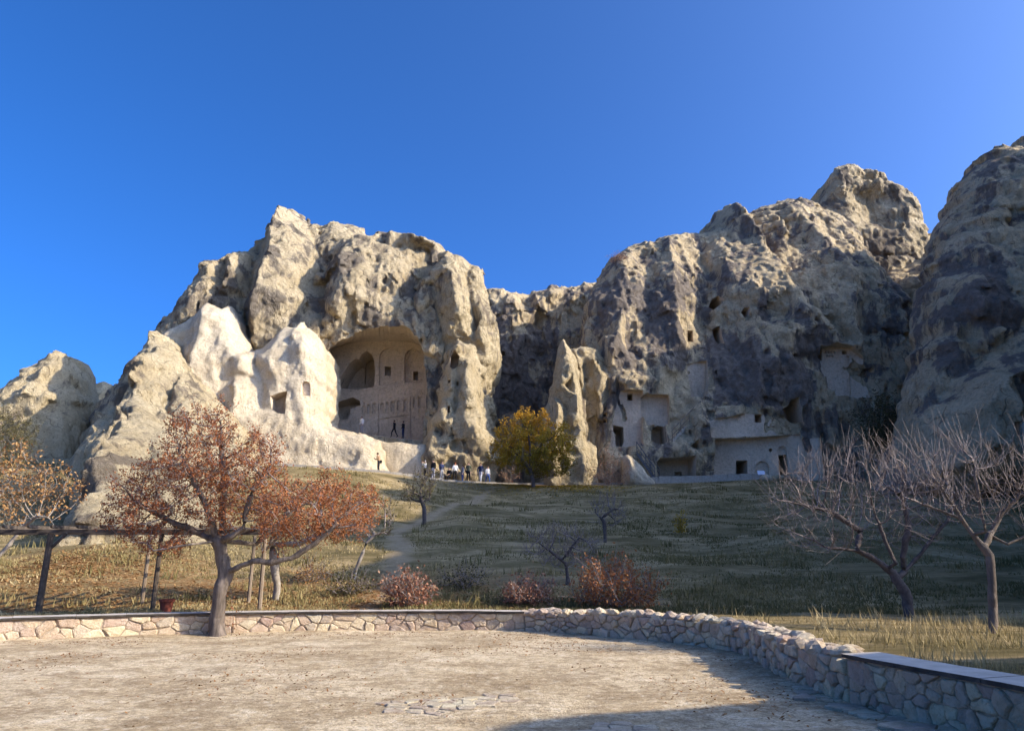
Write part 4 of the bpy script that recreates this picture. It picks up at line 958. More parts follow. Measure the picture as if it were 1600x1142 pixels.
class Skel:
    def __init__(s, base): s.P = [np.array(base, float)]; s.par = [-1]
    def chain(s, pts, frm=None):
        """polyline of world points, joined to the nearest node (or to frm)"""
        i = frm if frm is not None else int(np.argmin([np.linalg.norm(p - np.array(pts[0])) for p in s.P]))
        for q in pts:
            q = np.array(q, float); n = max(1, int(np.linalg.norm(q - s.P[i]) / s.step)); a = s.P[i].copy()
            for k in range(1, n + 1):
                s.P.append(a + (q - a) * k / n + np.random.normal(0, s.step * .06, 3) * (k < n)); s.par.append(i); i = len(s.P) - 1
        return i
    step = 0.15
    def grow(s, att, infl, kill, iters=60, up=0.05, maxn=6000):
        att = np.asarray(att, float); P = np.array(s.P); near = np.full(len(att), 1e9); who = np.zeros(len(att), int); alive = np.ones(len(att), bool)
        start = 0
        for it in range(iters):
            new = np.array(s.P[start:]); 
            if len(new) == 0: break
            for c in range(0, len(new), 400):
                D = np.linalg.norm(att[:, None, :] - new[None, c:c + 400, :], axis=2); j = D.argmin(1); dm = D[np.arange(len(att)), j]
                m = dm < near; near[m] = dm[m]; who[m] = j[m] + start + c
            start = len(s.P); alive &= near > kill
            m = alive & (near < infl)
            if not m.any(): break
            src = who[m]; dirs = att[m] - np.array(s.P)[src]; dirs /= np.linalg.norm(dirs, axis=1)[:, None]
            u, inv = np.unique(src, return_inverse=True); acc = np.zeros((len(u), 3)); np.add.at(acc, inv, dirs)
            acc += np.random.normal(0, .25, acc.shape); acc[:, 2] += up
            acc /= np.linalg.norm(acc, axis=1)[:, None] + 1e-9
            for i, d in zip(u, acc): s.P.append(s.P[i] + d * s.step); s.par.append(int(i))
            if len(s.P) > maxn: break
    def shoots(s, n, length, spread=.6, up=.8, rmax=None, tips_bias=True):
        """straight young shoots at the ends of the branches"""
        P = np.array(s.P); par = np.array(s.par); kids = np.bincount(par[par >= 0], minlength=len(P)); c = P.mean(0)
        pool = np.nonzero(kids <= (1 if tips_bias else 9))[0]; pool = pool[pool > s.ntrunk] if hasattr(s, 'ntrunk') else pool
        for i in np.random.choice(pool, n):
            d = P[i] - P[par[i]]; d = d / (np.linalg.norm(d) + 1e-9) + np.array([0, 0, up]) + np.random.normal(0, spread, 3); d /= np.linalg.norm(d)
            L = length * np.random.uniform(.35, 1.1); k = 3; j = int(i)
            for t in range(k):
                d = d + np.random.normal(0, .09, 3) + np.array([0, 0, .05]); d /= np.linalg.norm(d)
                s.P.append(s.P[j] + d * L / k); s.par.append(j); j = len(s.P) - 1
    def radii(s, r0, rb):
        par = np.array(s.par); n = len(par); cnt = np.zeros(n)
        kids = np.bincount(par[par >= 0], minlength=n); cnt[kids == 0] = 1
        for i in range(n - 1, 0, -1): cnt[par[i]] += cnt[i]
        e = math.log(max(rb / r0, 1.01)) / math.log(max(cnt[0], 2)); s.cnt = cnt
        return r0 * cnt ** e
    def mesh(s, name, r0, rb, mat, parent, rsplit=None, flare=1.0, name2=None, mat2=None):
        """tubes; branches thinner than rsplit go into a second object"""
        P = np.array(s.P); par = np.array(s.par); r = s.radii(r0, rb); n = len(P); s.r = r
        main = np.full(n, -1); order = np.argsort(r)            # main continuation of each node = thickest child
        ch = order[par[order] >= 0]; main[par[ch]] = ch
        D = np.zeros((n, 3)); D[1:] = P[1:] - P[par[1:]]; D[0] = P[main[0]] - P[0] if main[0] >= 0 else (0, 0, 1)
        hasm = main >= 0; D2 = D.copy(); D2[hasm] = D[hasm] + D[main[hasm]]; D2 /= np.linalg.norm(D2, axis=1)[:, None] + 1e-9
        def rings(C, Dn, rad, k):
            ref = np.where(np.abs(Dn[:, 2:3]) < .92, np.array([[0, 0, 1.0]]), np.array([[1.0, 0, 0]]))
            u = np.cross(Dn, ref); u /= np.linalg.norm(u, axis=1)[:, None] + 1e-9; w = np.cross(Dn, u)
            a = np.arange(k) * 2 * math.pi / k
            return C[:, None, :] + rad[:, None, None] * (u[:, None, :] * np.cos(a)[None, :, None] + w[:, None, :] * np.sin(a)[None, :, None])
        E = np.arange(1, n); out = []
        thr = rsplit if rsplit else 0
        for (sel, k, nm, mt) in ((E[r[E] >= thr], 7, name, mat), (E[r[E] < thr], 3, name2, mat2)):
            if len(sel) == 0 or nm is None: out.append(None); continue
            rs = np.where(main[par[sel]] == sel, r[par[sel]], np.minimum(r[sel] * 1.15, r[par[sel]]))
            if k == 7:
                rs = rs * (1 + (flare - 1) * (par[sel] == 0))
            ds = np.where((main[par[sel]] == sel)[:, None], D2[par[sel]], D[sel] / (np.linalg.norm(D[sel], axis=1)[:, None] + 1e-9))
            A = rings(P[par[sel]], ds, rs, k); B = rings(P[sel], D2[sel], np.where(main[sel] < 0, r[sel] * .4, r[sel]), k)
            m = len(sel)
            if k == 7:                                          # gnarled bark: radius varies round and along the limb
                for (RR, CC) in ((A, P[par[sel]]), (B, P[sel])):
                    g_ = 1 + .34 * noise3(RR[..., 0] * 6, RR[..., 1] * 6, RR[..., 2] * 2.2) + .16 * noise3(RR[..., 0] * 17, RR[..., 1] * 17, RR[..., 2] * 7)
                    RR[:] = CC[:, None, :] + (RR - CC[:, None, :]) * g_[..., None]
            V = np.concatenate([A.reshape(-1, 3), B.reshape(-1, 3)])
            ia = np.arange(m * k).reshape(m, k); ib = ia + m * k
            F = np.stack([ia, ib, np.roll(ib, -1, 1), np.roll(ia, -1, 1)], -1).reshape(-1, 4)
            org = np.array(parent.location); ob = np_mesh(nm, V - org, F, mt, parent, smooth=True); out.append(ob)
        return out
def blob(px, py, rx, ry, Y, n, rz=None, shell=0.35):
    """points inside an ellipsoid given in photo pixels at distance Y"""
    c = at(px, py, Y); k = Y / CP / FPX; a, b2 = rx * k, ry * k; d = (rz if rz else 0.8 * a)
    v = np.random.normal(0, 1, (n, 3)); v /= np.linalg.norm(v, axis=1)[:, None]; q = np.random.uniform(shell ** 3, 1, n) ** (1 / 3)
    return np.array(c) + v * q[:, None] * np.array([a, d, b2])
def leaves(name, C, size, mat, parent, tone=(0, 1), flat=0.0, per=1, aspect=.55, down=0.0, tonefn=None):
    """one small folded leaf (two triangles) at each point"""
    n = len(C); a = np.random.normal(0, 1, (n, 3)); a[:, 2] = a[:, 2] * (1 - flat) - down; a /= np.linalg.norm(a, axis=1)[:, None]
    b = np.cross(a, np.random.normal(0, 1, (n, 3))); b /= np.linalg.norm(b, axis=1)[:, None]
    s = size * np.random.uniform(.45, 1.5, (n, 1)); org = np.array(parent.location); C = C - org; nn = np.cross(a, b) * s * .12
    V = np.stack([C, C + a * s * .5 + b * s * aspect * .5 + nn, C + a * s, C + a * s * .5 - b * s * aspect * .5 + nn], 1).reshape(-1, 3)
    i = np.arange(n) * 4; F = np.concatenate([np.stack([i, i + 1, i + 2], 1), np.stack([i, i + 2, i + 3], 1)])
    ob = np_mesh(name, V, F, mat, parent)
    t = np.clip(np.random.uniform(tone[0], tone[1], n) if tonefn is None else tonefn(C + org), 0, 1); vattr(ob, 'tone', np.repeat(t, 4)); return ob
def near_twigs(sk, rmax, n, jit):
    P = np.array(sk.P); pool = np.nonzero(sk.r < rmax)[0]; i = np.random.choice(pool, n); par = np.array(sk.par)[i]
    t = np.random.rand(n, 1); return P[par] * (1 - t) + P[i] * t + np.random.normal(0, jit, (n, 3))
def pxs(L, Y): return [tuple(at(x, y, Y)) for x, y in L]
np.random.seed(5); random.seed(5)
M_RUST = leaf_mat('leaf_rust', [(0.0, (0.17, 0.06, 0.034)), (0.45, (0.30, 0.11, 0.045)), (0.8, (0.41, 0.155, 0.05)), (1.0, (0.47, 0.24, 0.10))])
M_ORANGE = leaf_mat('leaf_orange', [(0.0, (0.16, 0.07, 0.03)), (0.5, (0.36, 0.18, 0.06)), (1.0, (0.52, 0.33, 0.14))])
M_YELLOW = leaf_mat('leaf_yellow_olive', [(0.0, (0.13, 0.105, 0.016)), (0.45, (0.30, 0.225, 0.03)), (0.75, (0.46, 0.32, 0.04)), (1.0, (0.60, 0.34, 0.04))], .4)
M_OLIVE = leaf_mat('leaf_olive', [(0.0, (0.07, 0.06, 0.024)), (0.5, (0.15, 0.125, 0.048)), (1.0, (0.26, 0.205, 0.085))])
M_DRY = leaf_mat('leaf_dry', [(0.0, (0.20, 0.08, 0.045)), (0.5, (0.38, 0.17, 0.095)), (1.0, (0.52, 0.32, 0.19))])

# ---- big rust tree at the wall
Y1 = 18.0; b0 = on_ground(345, 992); Y1 = b0.y
t1 = empty('hawthorn_tree', b0); tag(t1, 'large spreading tree with rust-red leaves and a twisted double trunk at the wall', 'tree')
s = Skel(b0 + Vector((-.06, 0, -.08))); s.step = 0.13
i = s.chain(pxs([(338, 965), (345, 925), (353, 895), (347, 868), (341, 845)], Y1)); fork = i
s.chain(pxs([(366, 990)], Y1 + .1), frm=0); s.chain(pxs([(364, 962), (362, 930), (357, 905)], Y1 + .1), frm=len(s.P) - 1)
s.chain(pxs([(330, 815), (318, 780), (300, 745), (285, 715)], Y1 - .2), frm=fork); s.chain(pxs([(315, 835), (280, 820), (240, 800), (215, 785)], Y1 + .3), frm=fork)
s.chain(pxs([(350, 835), (347, 800), (350, 760), (346, 700), (345, 660)], Y1 + .4), frm=fork)
s.chain(pxs([(362, 838), (380, 825), (386, 795), (395, 765), (420, 740)], Y1 - .3), frm=fork)
s.chain(pxs([(300, 850), (270, 855), (240, 860)], Y1 - .6), frm=fork)
k2 = int(np.argmin([np.linalg.norm(p - np.array(at(353, 895, Y1))) for p in s.P]))
s.chain(pxs([(370, 887), (395, 876), (425, 878), (455, 872), (490, 850), (520, 825)], Y1 - .2), frm=k2); s.chain(pxs([(400, 850), (430, 820), (470, 790)], Y1 + .5), frm=fork)
s.ntrunk = len(s.P)
att = np.concatenate([blob(310, 730, 80, 62, Y1, 420), blob(245, 770, 62, 60, Y1, 300), blob(215, 820, 35, 40, Y1, 90), blob(385, 755, 75, 58, Y1, 340), blob(347, 668, 24, 48, Y1, 110), blob(295, 672, 40, 34, Y1, 110), blob(190, 790, 30, 45, Y1, 90), blob(410, 700, 35, 30, Y1, 60), blob(470, 800, 80, 48, Y1, 340), blob(250, 850, 40, 18, Y1, 90), blob(545, 800, 45, 38, Y1, 130), blob(350, 800, 60, 30, Y1, 160)])
s.grow(att, 1.6, .17, 70, up=.05); s.shoots(1500, .34, .6, .35)
s.mesh('trunk', .0048, .185, M_BARK, t1, rsplit=.02, flare=1.25, name2='branches', mat2=M_BARKK)
C = near_twigs(s, .011, 31000, .06)
def rust_tone(C):
    x = (C[:, 0] - at(250, 800, Y1).x) / (at(560, 800, Y1).x - at(250, 800, Y1).x)
    return np.random.beta(2, 2.2, len(C)) * .8 + .24 * np.clip(x, 0, 1)
leaves('crown', C, .054, M_RUST, t1, tonefn=rust_tone)
# ---- second rust tree behind it
b0 = slope_pt(432, 938); t2 = empty('hawthorn_tree', b0); tag(t2, 'smaller orange-rust tree with a straight post-like trunk behind the low wall', 'tree')
Y2 = b0.y; s = Skel(b0 - Vector((0, 0, .1))); s.step = .15; s.chain(pxs([(432, 905), (428, 872), (424, 850)], Y2)); f_ = len(s.P) - 1
s.chain(pxs([(440, 815), (460, 780), (480, 760)], Y2), frm=f_); s.chain(pxs([(465, 850), (510, 830), (550, 800)], Y2 - .4), frm=f_); s.ntrunk = len(s.P)
s.grow(np.concatenate([blob(510, 805, 75, 50, Y2, 420), blob(560, 800, 40, 36, Y2, 120), blob(450, 800, 45, 48, Y2, 180), blob(520, 760, 40, 25, Y2, 80)]), 1.8, .2, 60)
s.shoots(200, .3); s.mesh('trunk', .005, .10, M_BARKP, t2, rsplit=.018, name2='branches', mat2=M_BARK)
leaves('crown', near_twigs(s, .012, 9000, .06), .06, M_RUST, t2, tonefn=lambda C: np.random.beta(3, 2, len(C)) * .9 + .1)
# ---- orange tree at the left edge
b0 = Vector((at(-28, 905, 24.5).x, 24.5, gz(at(-28, 905, 24.5).x, 24.5))); t3 = empty('orange_tree', b0); tag(t3, 'sparse orange-leaved tree with pale leaning stems behind the pergola', 'tree')
Y3 = 24.5; s = Skel(b0 - Vector((0, 0, .1))); s.step = .16; s.chain(pxs([(-8, 878), (8, 858), (26, 836), (40, 810)], Y3)); s.chain(pxs([(-14, 850), (-20, 800), (10, 760)], Y3 + .3), frm=2); s.chain(pxs([(60, 806), (75, 808), (92, 828)], Y3 - .4), frm=len(s.P) // 3)
s.ntrunk = len(s.P); s.grow(np.concatenate([blob(35, 770, 65, 48, Y3, 260), blob(95, 765, 40, 35, Y3, 90), blob(-20, 760, 60, 60, Y3, 160), blob(30, 720, 40, 26, Y3, 80)]), 2.0, .26, 60); s.shoots(160, .5)
s.mesh('trunk', .006, .085, M_BARKP, t3, rsplit=.02, name2='branches', mat2=M_BARKP)
leaves('crown', near_twigs(s, .012, 2600, .09), .095, M_ORANGE, t3, tone=(0, 1), down=.5)
# ---- olive-brown feathery tree behind it
b0 = Vector((at(-25, 800, 40).x, 40, gz(at(-25, 800, 40).x, 40))); t4 = empty('tamarisk_tree', b0); tag(t4, 'feathery olive-brown tree at the left edge, above the orange leaves', 'tree')
Y4 = 40; s = Skel(b0 - Vector((0, 0, .1))); s.step = .25; s.chain(pxs([(-20, 760), (-15, 720), (-10, 690)], Y4)); s.ntrunk = len(s.P)
s.grow(np.concatenate([blob(-10, 675, 60, 40, Y4, 260), blob(20, 700, 32, 40, Y4, 120), blob(-40, 720, 60, 40, Y4, 120)]), 3, .35, 50); s.shoots(260, .6, .4, .3); s.mesh('trunk', .008, .12, M_BARK, t4, rsplit=.03, name2='branches', mat2=M_BARK)
leaves('crown', near_twigs(s, .02, 12000, .12), .12, M_OLIVE, t4, aspect=.25, tonefn=lambda C: np.random.beta(2, 2, len(C)))
# ---- yellow-olive round tree on the terrace edge
b0 = slope_pt(834, 766); Y5 = b0.y; t5 = empty('yellow_tree', b0); tag(t5, 'dense round tree with yellow-olive autumn leaves at the terrace edge', 'tree')
s = Skel(b0 - Vector((0, 0, .2))); s.step = .22; s.chain(pxs([(833, 750), (829, 735)], Y5)); f_ = len(s.P) - 1; s.chain(pxs([(818, 722), (800, 700), (785, 690)], Y5), frm=f_); s.chain(pxs([(835, 710), (850, 690), (870, 680)], Y5 - .3), frm=f_); s.chain(pxs([(828, 700), (825, 670)], Y5 + .3), frm=f_); s.ntrunk = len(s.P)
s.grow(np.concatenate([blob(834, 700, 60, 42, Y5, 420, shell=.5), blob(795, 690, 30, 30, Y5, 150), blob(782, 712, 18, 22, Y5, 70), blob(820, 662, 24, 20, Y5, 120), blob(848, 664, 16, 22, Y5, 80), blob(875, 690, 22, 30, Y5, 110), blob(886, 725, 16, 22, Y5, 70), blob(856, 735, 30, 12, Y5, 60)]), 3, .32, 50); s.shoots(700, .75, .35, .8)
s.mesh('trunk', .008, .17, M_BARKD, t5, rsplit=.03, name2='branches', mat2=M_BARKD)
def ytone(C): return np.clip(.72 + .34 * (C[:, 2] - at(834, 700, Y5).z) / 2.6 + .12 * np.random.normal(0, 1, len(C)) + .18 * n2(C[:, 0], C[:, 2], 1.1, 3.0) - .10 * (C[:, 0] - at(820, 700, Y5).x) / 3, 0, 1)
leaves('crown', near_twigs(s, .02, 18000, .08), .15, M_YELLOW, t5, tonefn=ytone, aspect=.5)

# ---- bare and thin trees
def bare_tree(name, label, bpx, limbs, blobs, step, r0, rb, mat, mat2, shoots=(150, .5), group=None, infl=8, leaf=None, Yb=None, ground=True, kill=None, split=4.0):
    b0 = slope_pt(*bpx) if Yb is None else Vector((at(*bpx, Yb).x, Yb, gz(at(*bpx, Yb).x, Yb)))
    Y = b0.y; t = empty(name, b0); tag(t, label, 'tree', group)
    s = Skel(b0 - Vector((0, 0, .12))); s.step = step; f_ = 0
    for L in limbs:
        q = pxs(L[1:], Y + L[0]); s.chain(q, frm=0 if f_ == 0 else None); f_ = 1
    s.ntrunk = len(s.P)
    s.grow(np.concatenate([blob(x, y, rx, ry, Y, n) for x, y, rx, ry, n in blobs]), step * infl, kill or step * 1.4, 60, up=.12)
    if shoots: s.shoots(shoots[0], shoots[1], .38, .75)
    s.mesh('trunk', r0, rb, mat, t, rsplit=r0 * split, flare=1.2, name2='branches', mat2=mat2)
    if leaf: leaves('crown', near_twigs(s, r0 * 2.5, leaf[0], leaf[1] * .8), leaf[1], leaf[2], t, tone=(0, 1))
    return t
bare_tree('bare_tree', 'wide bare tree with forking dark trunk and pinkish shoots, on the grass', (1421, 963),
    [(0, (1418, 935), (1408, 915)), (0, (1395, 895), (1370, 875), (1340, 860), (1290, 855)), (.3, (1425, 880), (1450, 850), (1480, 815), (1495, 780)), (-.3, (1400, 880), (1385, 850), (1370, 810)), (.2, (1345, 830), (1300, 800), (1260, 790)), (0, (1410, 870), (1420, 820), (1410, 770))],
    [(1290, 780, 92, 62, 300), (1235, 795, 42, 50, 90), (1380, 760, 90, 66, 320), (1470, 775, 50, 55, 150), (1300, 850, 70, 20, 60), (1420, 820, 60, 40, 90), (1340, 720, 90, 30, 90)], .12, .0036, .125, M_BARKD, M_BARKK, (1100, .7), split=6)
bare_tree('bare_tree', 'slender bare tree with long pinkish shoots at the right edge', (1553, 1014),
    [(0, (1551, 960), (1549, 900), (1546, 868)), (0, (1520, 835), (1490, 790), (1455, 740)), (.2, (1550, 830), (1565, 800), (1600, 770), (1640, 740)), (-.2, (1540, 830), (1530, 780), (1520, 720)), (0, (1575, 850), (1620, 830)), (.2, (1500, 810), (1450, 790), (1410, 775))],
    [(1520, 760, 70, 75, 190), (1450, 745, 50, 55, 90), (1595, 770, 55, 70, 160), (1420, 770, 30, 20, 30), (1640, 780, 50, 60, 90)], .12, .0036, .07, M_BARK, M_BARKK, (520, .85), split=6)
bare_tree('bare_tree', 'dark leafless tree low on the shaded slope above the rust bushes', (889, 918), [(0, (886, 895), (884, 880)), (0, (865, 865), (845, 850)), (0, (890, 860), (905, 840))], [(878, 858, 58, 34, 420)], .13, .004, .07, M_BARKD, M_BARKK, (600, .5), split=5)
bare_tree('bare_tree', 'small dark leafless tree high on the shaded slope', (946, 852), [(0, (945, 830), (944, 815)), (0, (930, 800),), (0, (960, 795),)], [(950, 800, 30, 24, 200)], .16, .005, .08, M_BARKD, M_BARKK, (320, .5), split=5)
bare_tree('thin_tree', 'small slender tree with pale leaning stem beside the footpath', (552, 908), [(0, (558, 885), (568, 862), (572, 848)), (0, (585, 835), (600, 832))], [(588, 810, 34, 34, 130), (560, 815, 25, 25, 50)], .17, .006, .055, M_BARKP, M_BARKK, (140, .45), leaf=(500, .07, M_OLIVE))
bare_tree('thin_tree', 'small olive-leaved tree halfway up the slope beside the path', (664, 816), [(0, (663, 800), (658, 778))], [(655, 765, 24, 26, 120), (672, 752, 14, 20, 50), (640, 775, 14, 14, 40)], .2, .006, .10, M_BARKD, M_BARK, (260, .7), leaf=(650, .12, M_OLIVE))

# ---- shrubs
def shrub(name, label, px, py, rx, ry, Y, n, leaf, size, mat, stem=M_BARKK, r0=.006, tone=(0, 1), group=None, shoots=60, up=.6, Zb=None, aspect=.5):
    c = at(px, py + ry, Y); zb = gz(c.x, Y) if Zb is None else Zb; b0 = Vector((c.x, Y, zb)); t = empty(name, b0); tag(t, label, 'shrub', group)
    s = Skel(b0 - Vector((0, 0, .1))); k = Y / CP / FPX; w = rx * k; h = ry * k * 2; s.step = max(w, h) / 9
    for j in range(7):
        a = 6.28 * j / 7; s.chain([tuple(b0 + Vector((math.cos(a) * w * .45, math.sin(a) * w * .35, h * .4)))], frm=0)
    s.ntrunk = 3; att = np.random.normal(0, 1, (n, 3)); att /= np.linalg.norm(att, axis=1)[:, None]; att *= np.random.uniform(.3, 1, (n, 1)) * np.array([w, w * .8, h * .62]); att[:, 2] = np.abs(att[:, 2] + h * .25)
    s.grow(att + np.array(b0), s.step * 8, s.step, 40, up=up); s.shoots(shoots, h * .6, .6, .8)
    s.mesh('stems', r0, r0 * 4, stem, t, rsplit=r0 * 30, name2='branches', mat2=stem)
    if leaf: leaves('foliage', near_twigs(s, 9, leaf, size), size, mat, t, tone=tone, aspect=aspect)
    return t
def shr_on(name, label, px, py, rx, ry, *a, **k): return shrub(name, label, px, py, rx, ry, slope_pt(px, min(py + ry, 949)).y, *a, **k)
shr_on('rust_shrub', 'small rust-red bush where the footpath reaches the wall', 640, 924, 36, 23, 240, 1500, .085, M_DRY, shoots=160)
shr_on('rust_shrub', 'low russet bush in sunlight, in the middle of the grass strip', 826, 924, 42, 20, 260, 1500, .08, M_DRY, shoots=180)
shr_on('rust_shrub', 'widest russet bush, in shade beside the leafless tree', 962, 916, 72, 32, 340, 3200, .085, M_RUST, shoots=220, tone=(.45, 1))
shr_on('yellow_shrub', 'narrow upright yellow shrub alone on the shaded slope', 1063, 815, 6, 15, 60, 500, .10, M_YELLOW, tone=(.5, 1), shoots=20)
shr_on('low_bush', 'dark low bush at the edge of the sunlit grass left of the path', 548, 912, 38, 18, 160, 900, .07, M_OLIVE, tone=(0, .5), shoots=60)
shr_on('low_bush', 'straw-coloured low bush under the small rust tree', 490, 888, 32, 16, 150, 700, .07, M_ORANGE, tone=(.2, 1), shoots=60)
shr_on('low_bush', 'dark low bush in the shaded hollow between the russet bushes', 725, 905, 40, 18, 160, 700, .07, M_OLIVE, tone=(0, .4), shoots=60)
shrub('pale_bush', 'pale dry bush on the terrace beside the slim pinnacle', 950, 730, 24, 26, 62.4, 240, 1300, .11, M_DRY, stem=M_BARKP, tone=(.6, 1), shoots=120)
shrub('pale_bush', 'grey dry bush behind the yellow tree trunk', 800, 742, 16, 15, 63.6, 160, 500, .1, M_DRY, stem=M_BARKP, tone=(.4, 1), shoots=80)
shrub('dark_bush', 'dark green bush in the cleft between the right-hand cliff and cone', 1385, 655, 34, 36, 64.2, 300, 5000, .18, M_OLIVE, tone=(0, .45), shoots=120, Zb=at(1385, 695, 64.2).z)
# ------------------------------------------------------------------ pergola behind the left wall
M_WOOD = plain_mat('weathered_wood', (0.045, 0.036, 0.029), (0.135, 0.105, 0.08), 8, bump=.7, bdist=.012, stretch=(.3, 1, 1))
M_WOODP = plain_mat('pale_post', (0.17, 0.125, 0.085), (0.30, 0.235, 0.165), 8, bump=.6, bdist=.01, stretch=(1, 1, .2))
random.seed(21)
pg = empty('pergola', (at(150, 950, 20).x, 20, .45)); tag(pg, 'dark timber pergola of slim posts, long beams and short rafters behind the wall', 'pergola')
O = Vector(pg.location)
def pg_part(mb, name, mat): mb.v = [v - O for v in mb.v]; return mb.build(name, mat, pg)
xl = at(-170, 840, 19.8).x; xr = at(425, 850, 20.2).x
for px, Y, r, mt in [(-95, 19.7, .075, M_WOOD), (60, 19.6, .085, M_WOOD), (238, 19.8, .065, M_WOOD), (405, 20.0, .06, M_WOODP), (-70, 21.2, .06, M_WOOD), (220, 21.2, .055, M_WOODP), (387, 21.2, .052, M_WOODP)]:
    p = at(px, 955, Y); z0 = gz(p.x, Y) - .1; ln = random.uniform(-.03, .03)
    pg_part(MB().tube([(p.x, Y, z0), (p.x + ln * .5, Y, 1.4), (p.x + ln, Y, 2.36)], [r, r * .95, r * .9], 8), 'post', mt)
    if Y < 20.5: pg_part(MB().bar((p.x + .03, Y, 1.95), (p.x + .42, Y, 2.36), .05, .06), 'brace', M_WOOD)
for Y in (19.75, 21.2): pg_part(MB().box(((xl + xr) / 2, Y, 2.42), (xr - xl, .07, .085)), 'beam', M_WOOD)
x = xl + .2
while x < xr - .05:
    mb = MB(); y0, y1 = 19.2, 21.75; z = 2.467; w = .03
    pr = [(y0, z + .05), (y0 + .05, z + .01), (y0 + .25, z), (y1 - .25, z), (y1 - .05, z + .01), (y1, z + .05), (y1, z + .09), (y0, z + .09)]
    v = [(x - w, a, b) for a, b in pr] + [(x + w, a, b) for a, b in pr]; n = len(pr)
    mb.add(v, [tuple(range(n)), tuple(range(2 * n - 1, n - 1, -1))] + [(i, i + n, (i + 1) % n + n, (i + 1) % n) for i in range(n)])
    pg_part(mb, 'rafter', M_WOOD); x += random.uniform(.58, .68)
# clay pot on the wall side
M_CLAY = plain_mat('clay', (0.16, 0.04, 0.025), (0.25, 0.075, 0.045), 12, bump=.2, bdist=.004)
def lathe(prof, k=14):
    v = []; f = []
    for (r, z) in prof: v += [(r * math.cos(6.2832 * j / k), r * math.sin(6.2832 * j / k), z) for j in range(k)]
    for i in range(len(prof) - 1):
        for j in range(k): f.append((i * k + j, i * k + (j + 1) % k, (i + 1) * k + (j + 1) % k, (i + 1) * k + j))
    f.append(tuple(range(k - 1, -1, -1))); f.append(tuple((len(prof) - 1) * k + j for j in range(k))); return v, f
pp = at(259, 955, 19.35); v, f = lathe([(.12, 0), (.165, .27), (.19, .275), (.195, .335), (.165, .335), (.155, .24), (.05, .235)])
po = mesh_obj('clay_pot', v, f, M_CLAY, smooth=False); po.location = (pp.x, 19.35, gz(pp.x, 19.35)); tag(po, 'reddish clay pot on the ground beside the pergola post', 'pot')

# ------------------------------------------------------------------ terrace edge
M_KERB = plain_mat('kerb_stone', (0.30, 0.26, 0.20), (0.46, 0.41, 0.33), 5, bump=.5, bdist=.02)
kerb = empty('kerb'); tag(kerb, kind='structure')
E2 = [p for p in EDGE if at(430, 700, 60).x <= p.x <= at(1300, 700, 62).x]
line = WallLine(E2)
def edge_z(x): return float(np.interp(x, EDGE_X, EDGE_Z))
u = 0.0
while u < line.L - 1.0:
    L = random.uniform(.9, 1.3); p, d, n = line.at(u + L / 2); h = .22
    o = MB().box((0, 0, 0), (L - .02, .32, .34)).build('kerb_stone', M_KERB, kerb); o.location = (p.x + n.x * .1, p.y + n.y * .1, edge_z(p.x) - .02); o.rotation_euler = (0, random.uniform(-.01, .01), math.atan2(d.y, d.x)); u += L
ledge = empty('ledge_wall'); tag(ledge, 'low pale parapet of long stone blocks along the terrace below the cave rooms', 'wall')
x = at(992, 750, 64.1).x
while x < at(1186, 750, 64.1).x:
    L = random.uniform(.9, 1.4); h = .42 + random.uniform(-.03, .03)
    o = MB().box((0, 0, h / 2), (L - .025, .42, h + .3)).build('block', M_KERB, ledge); o.location = (x + L / 2, 64.15, edge_z(x) + .05); o.rotation_euler = (0, 0, random.uniform(-.015, .015)); x += L
for i, (px, py, r) in enumerate([(1200, 755, .55), (1222, 756, .6), (1240, 758, .45)]):
    q = at(px, py, 62.0); v, f = lump(r, sq=(1.3, 1, .6), sub=2); o = mesh_obj('boulder', v, f, [WHITE, CREAM, BEIGE][i], smooth=True); o.location = (q.x, 62.2, gz(q.x, 62.2) + .12); vattr(o, 'lichen', np.zeros(len(v)))
    tag(o, ['pale boulder just below the small sign', 'flat pale boulder between two others below the cave doorway', 'small beige boulder at the end of the row of three below the doorway'][i], 'rock')
# small information board
M_SIGN = plain_mat('sign_face', (0.62, 0.66, 0.74), (0.72, 0.75, 0.80), 3, bump=0, rough=.4); M_STEEL = plain_mat('grey_steel', (0.10, 0.10, 0.10), (0.16, 0.16, 0.16), 8, rough=.5, bump=0)
q = at(1190, 746, 63.2); sg = empty('sign_board', (q.x, 63.2, edge_z(q.x))); tag(sg, 'small pale information board on a short post at the end of the parapet', 'sign')
MB().box((0, 0, .55), (.62, .03, .40), rot=Matrix.Rotation(R(-28), 3, 'X')).build('panel', M_SIGN, sg); MB().tube([(0, .02, -.1), (0, .02, .5)], .03, 6).build('post', M_STEEL, sg)
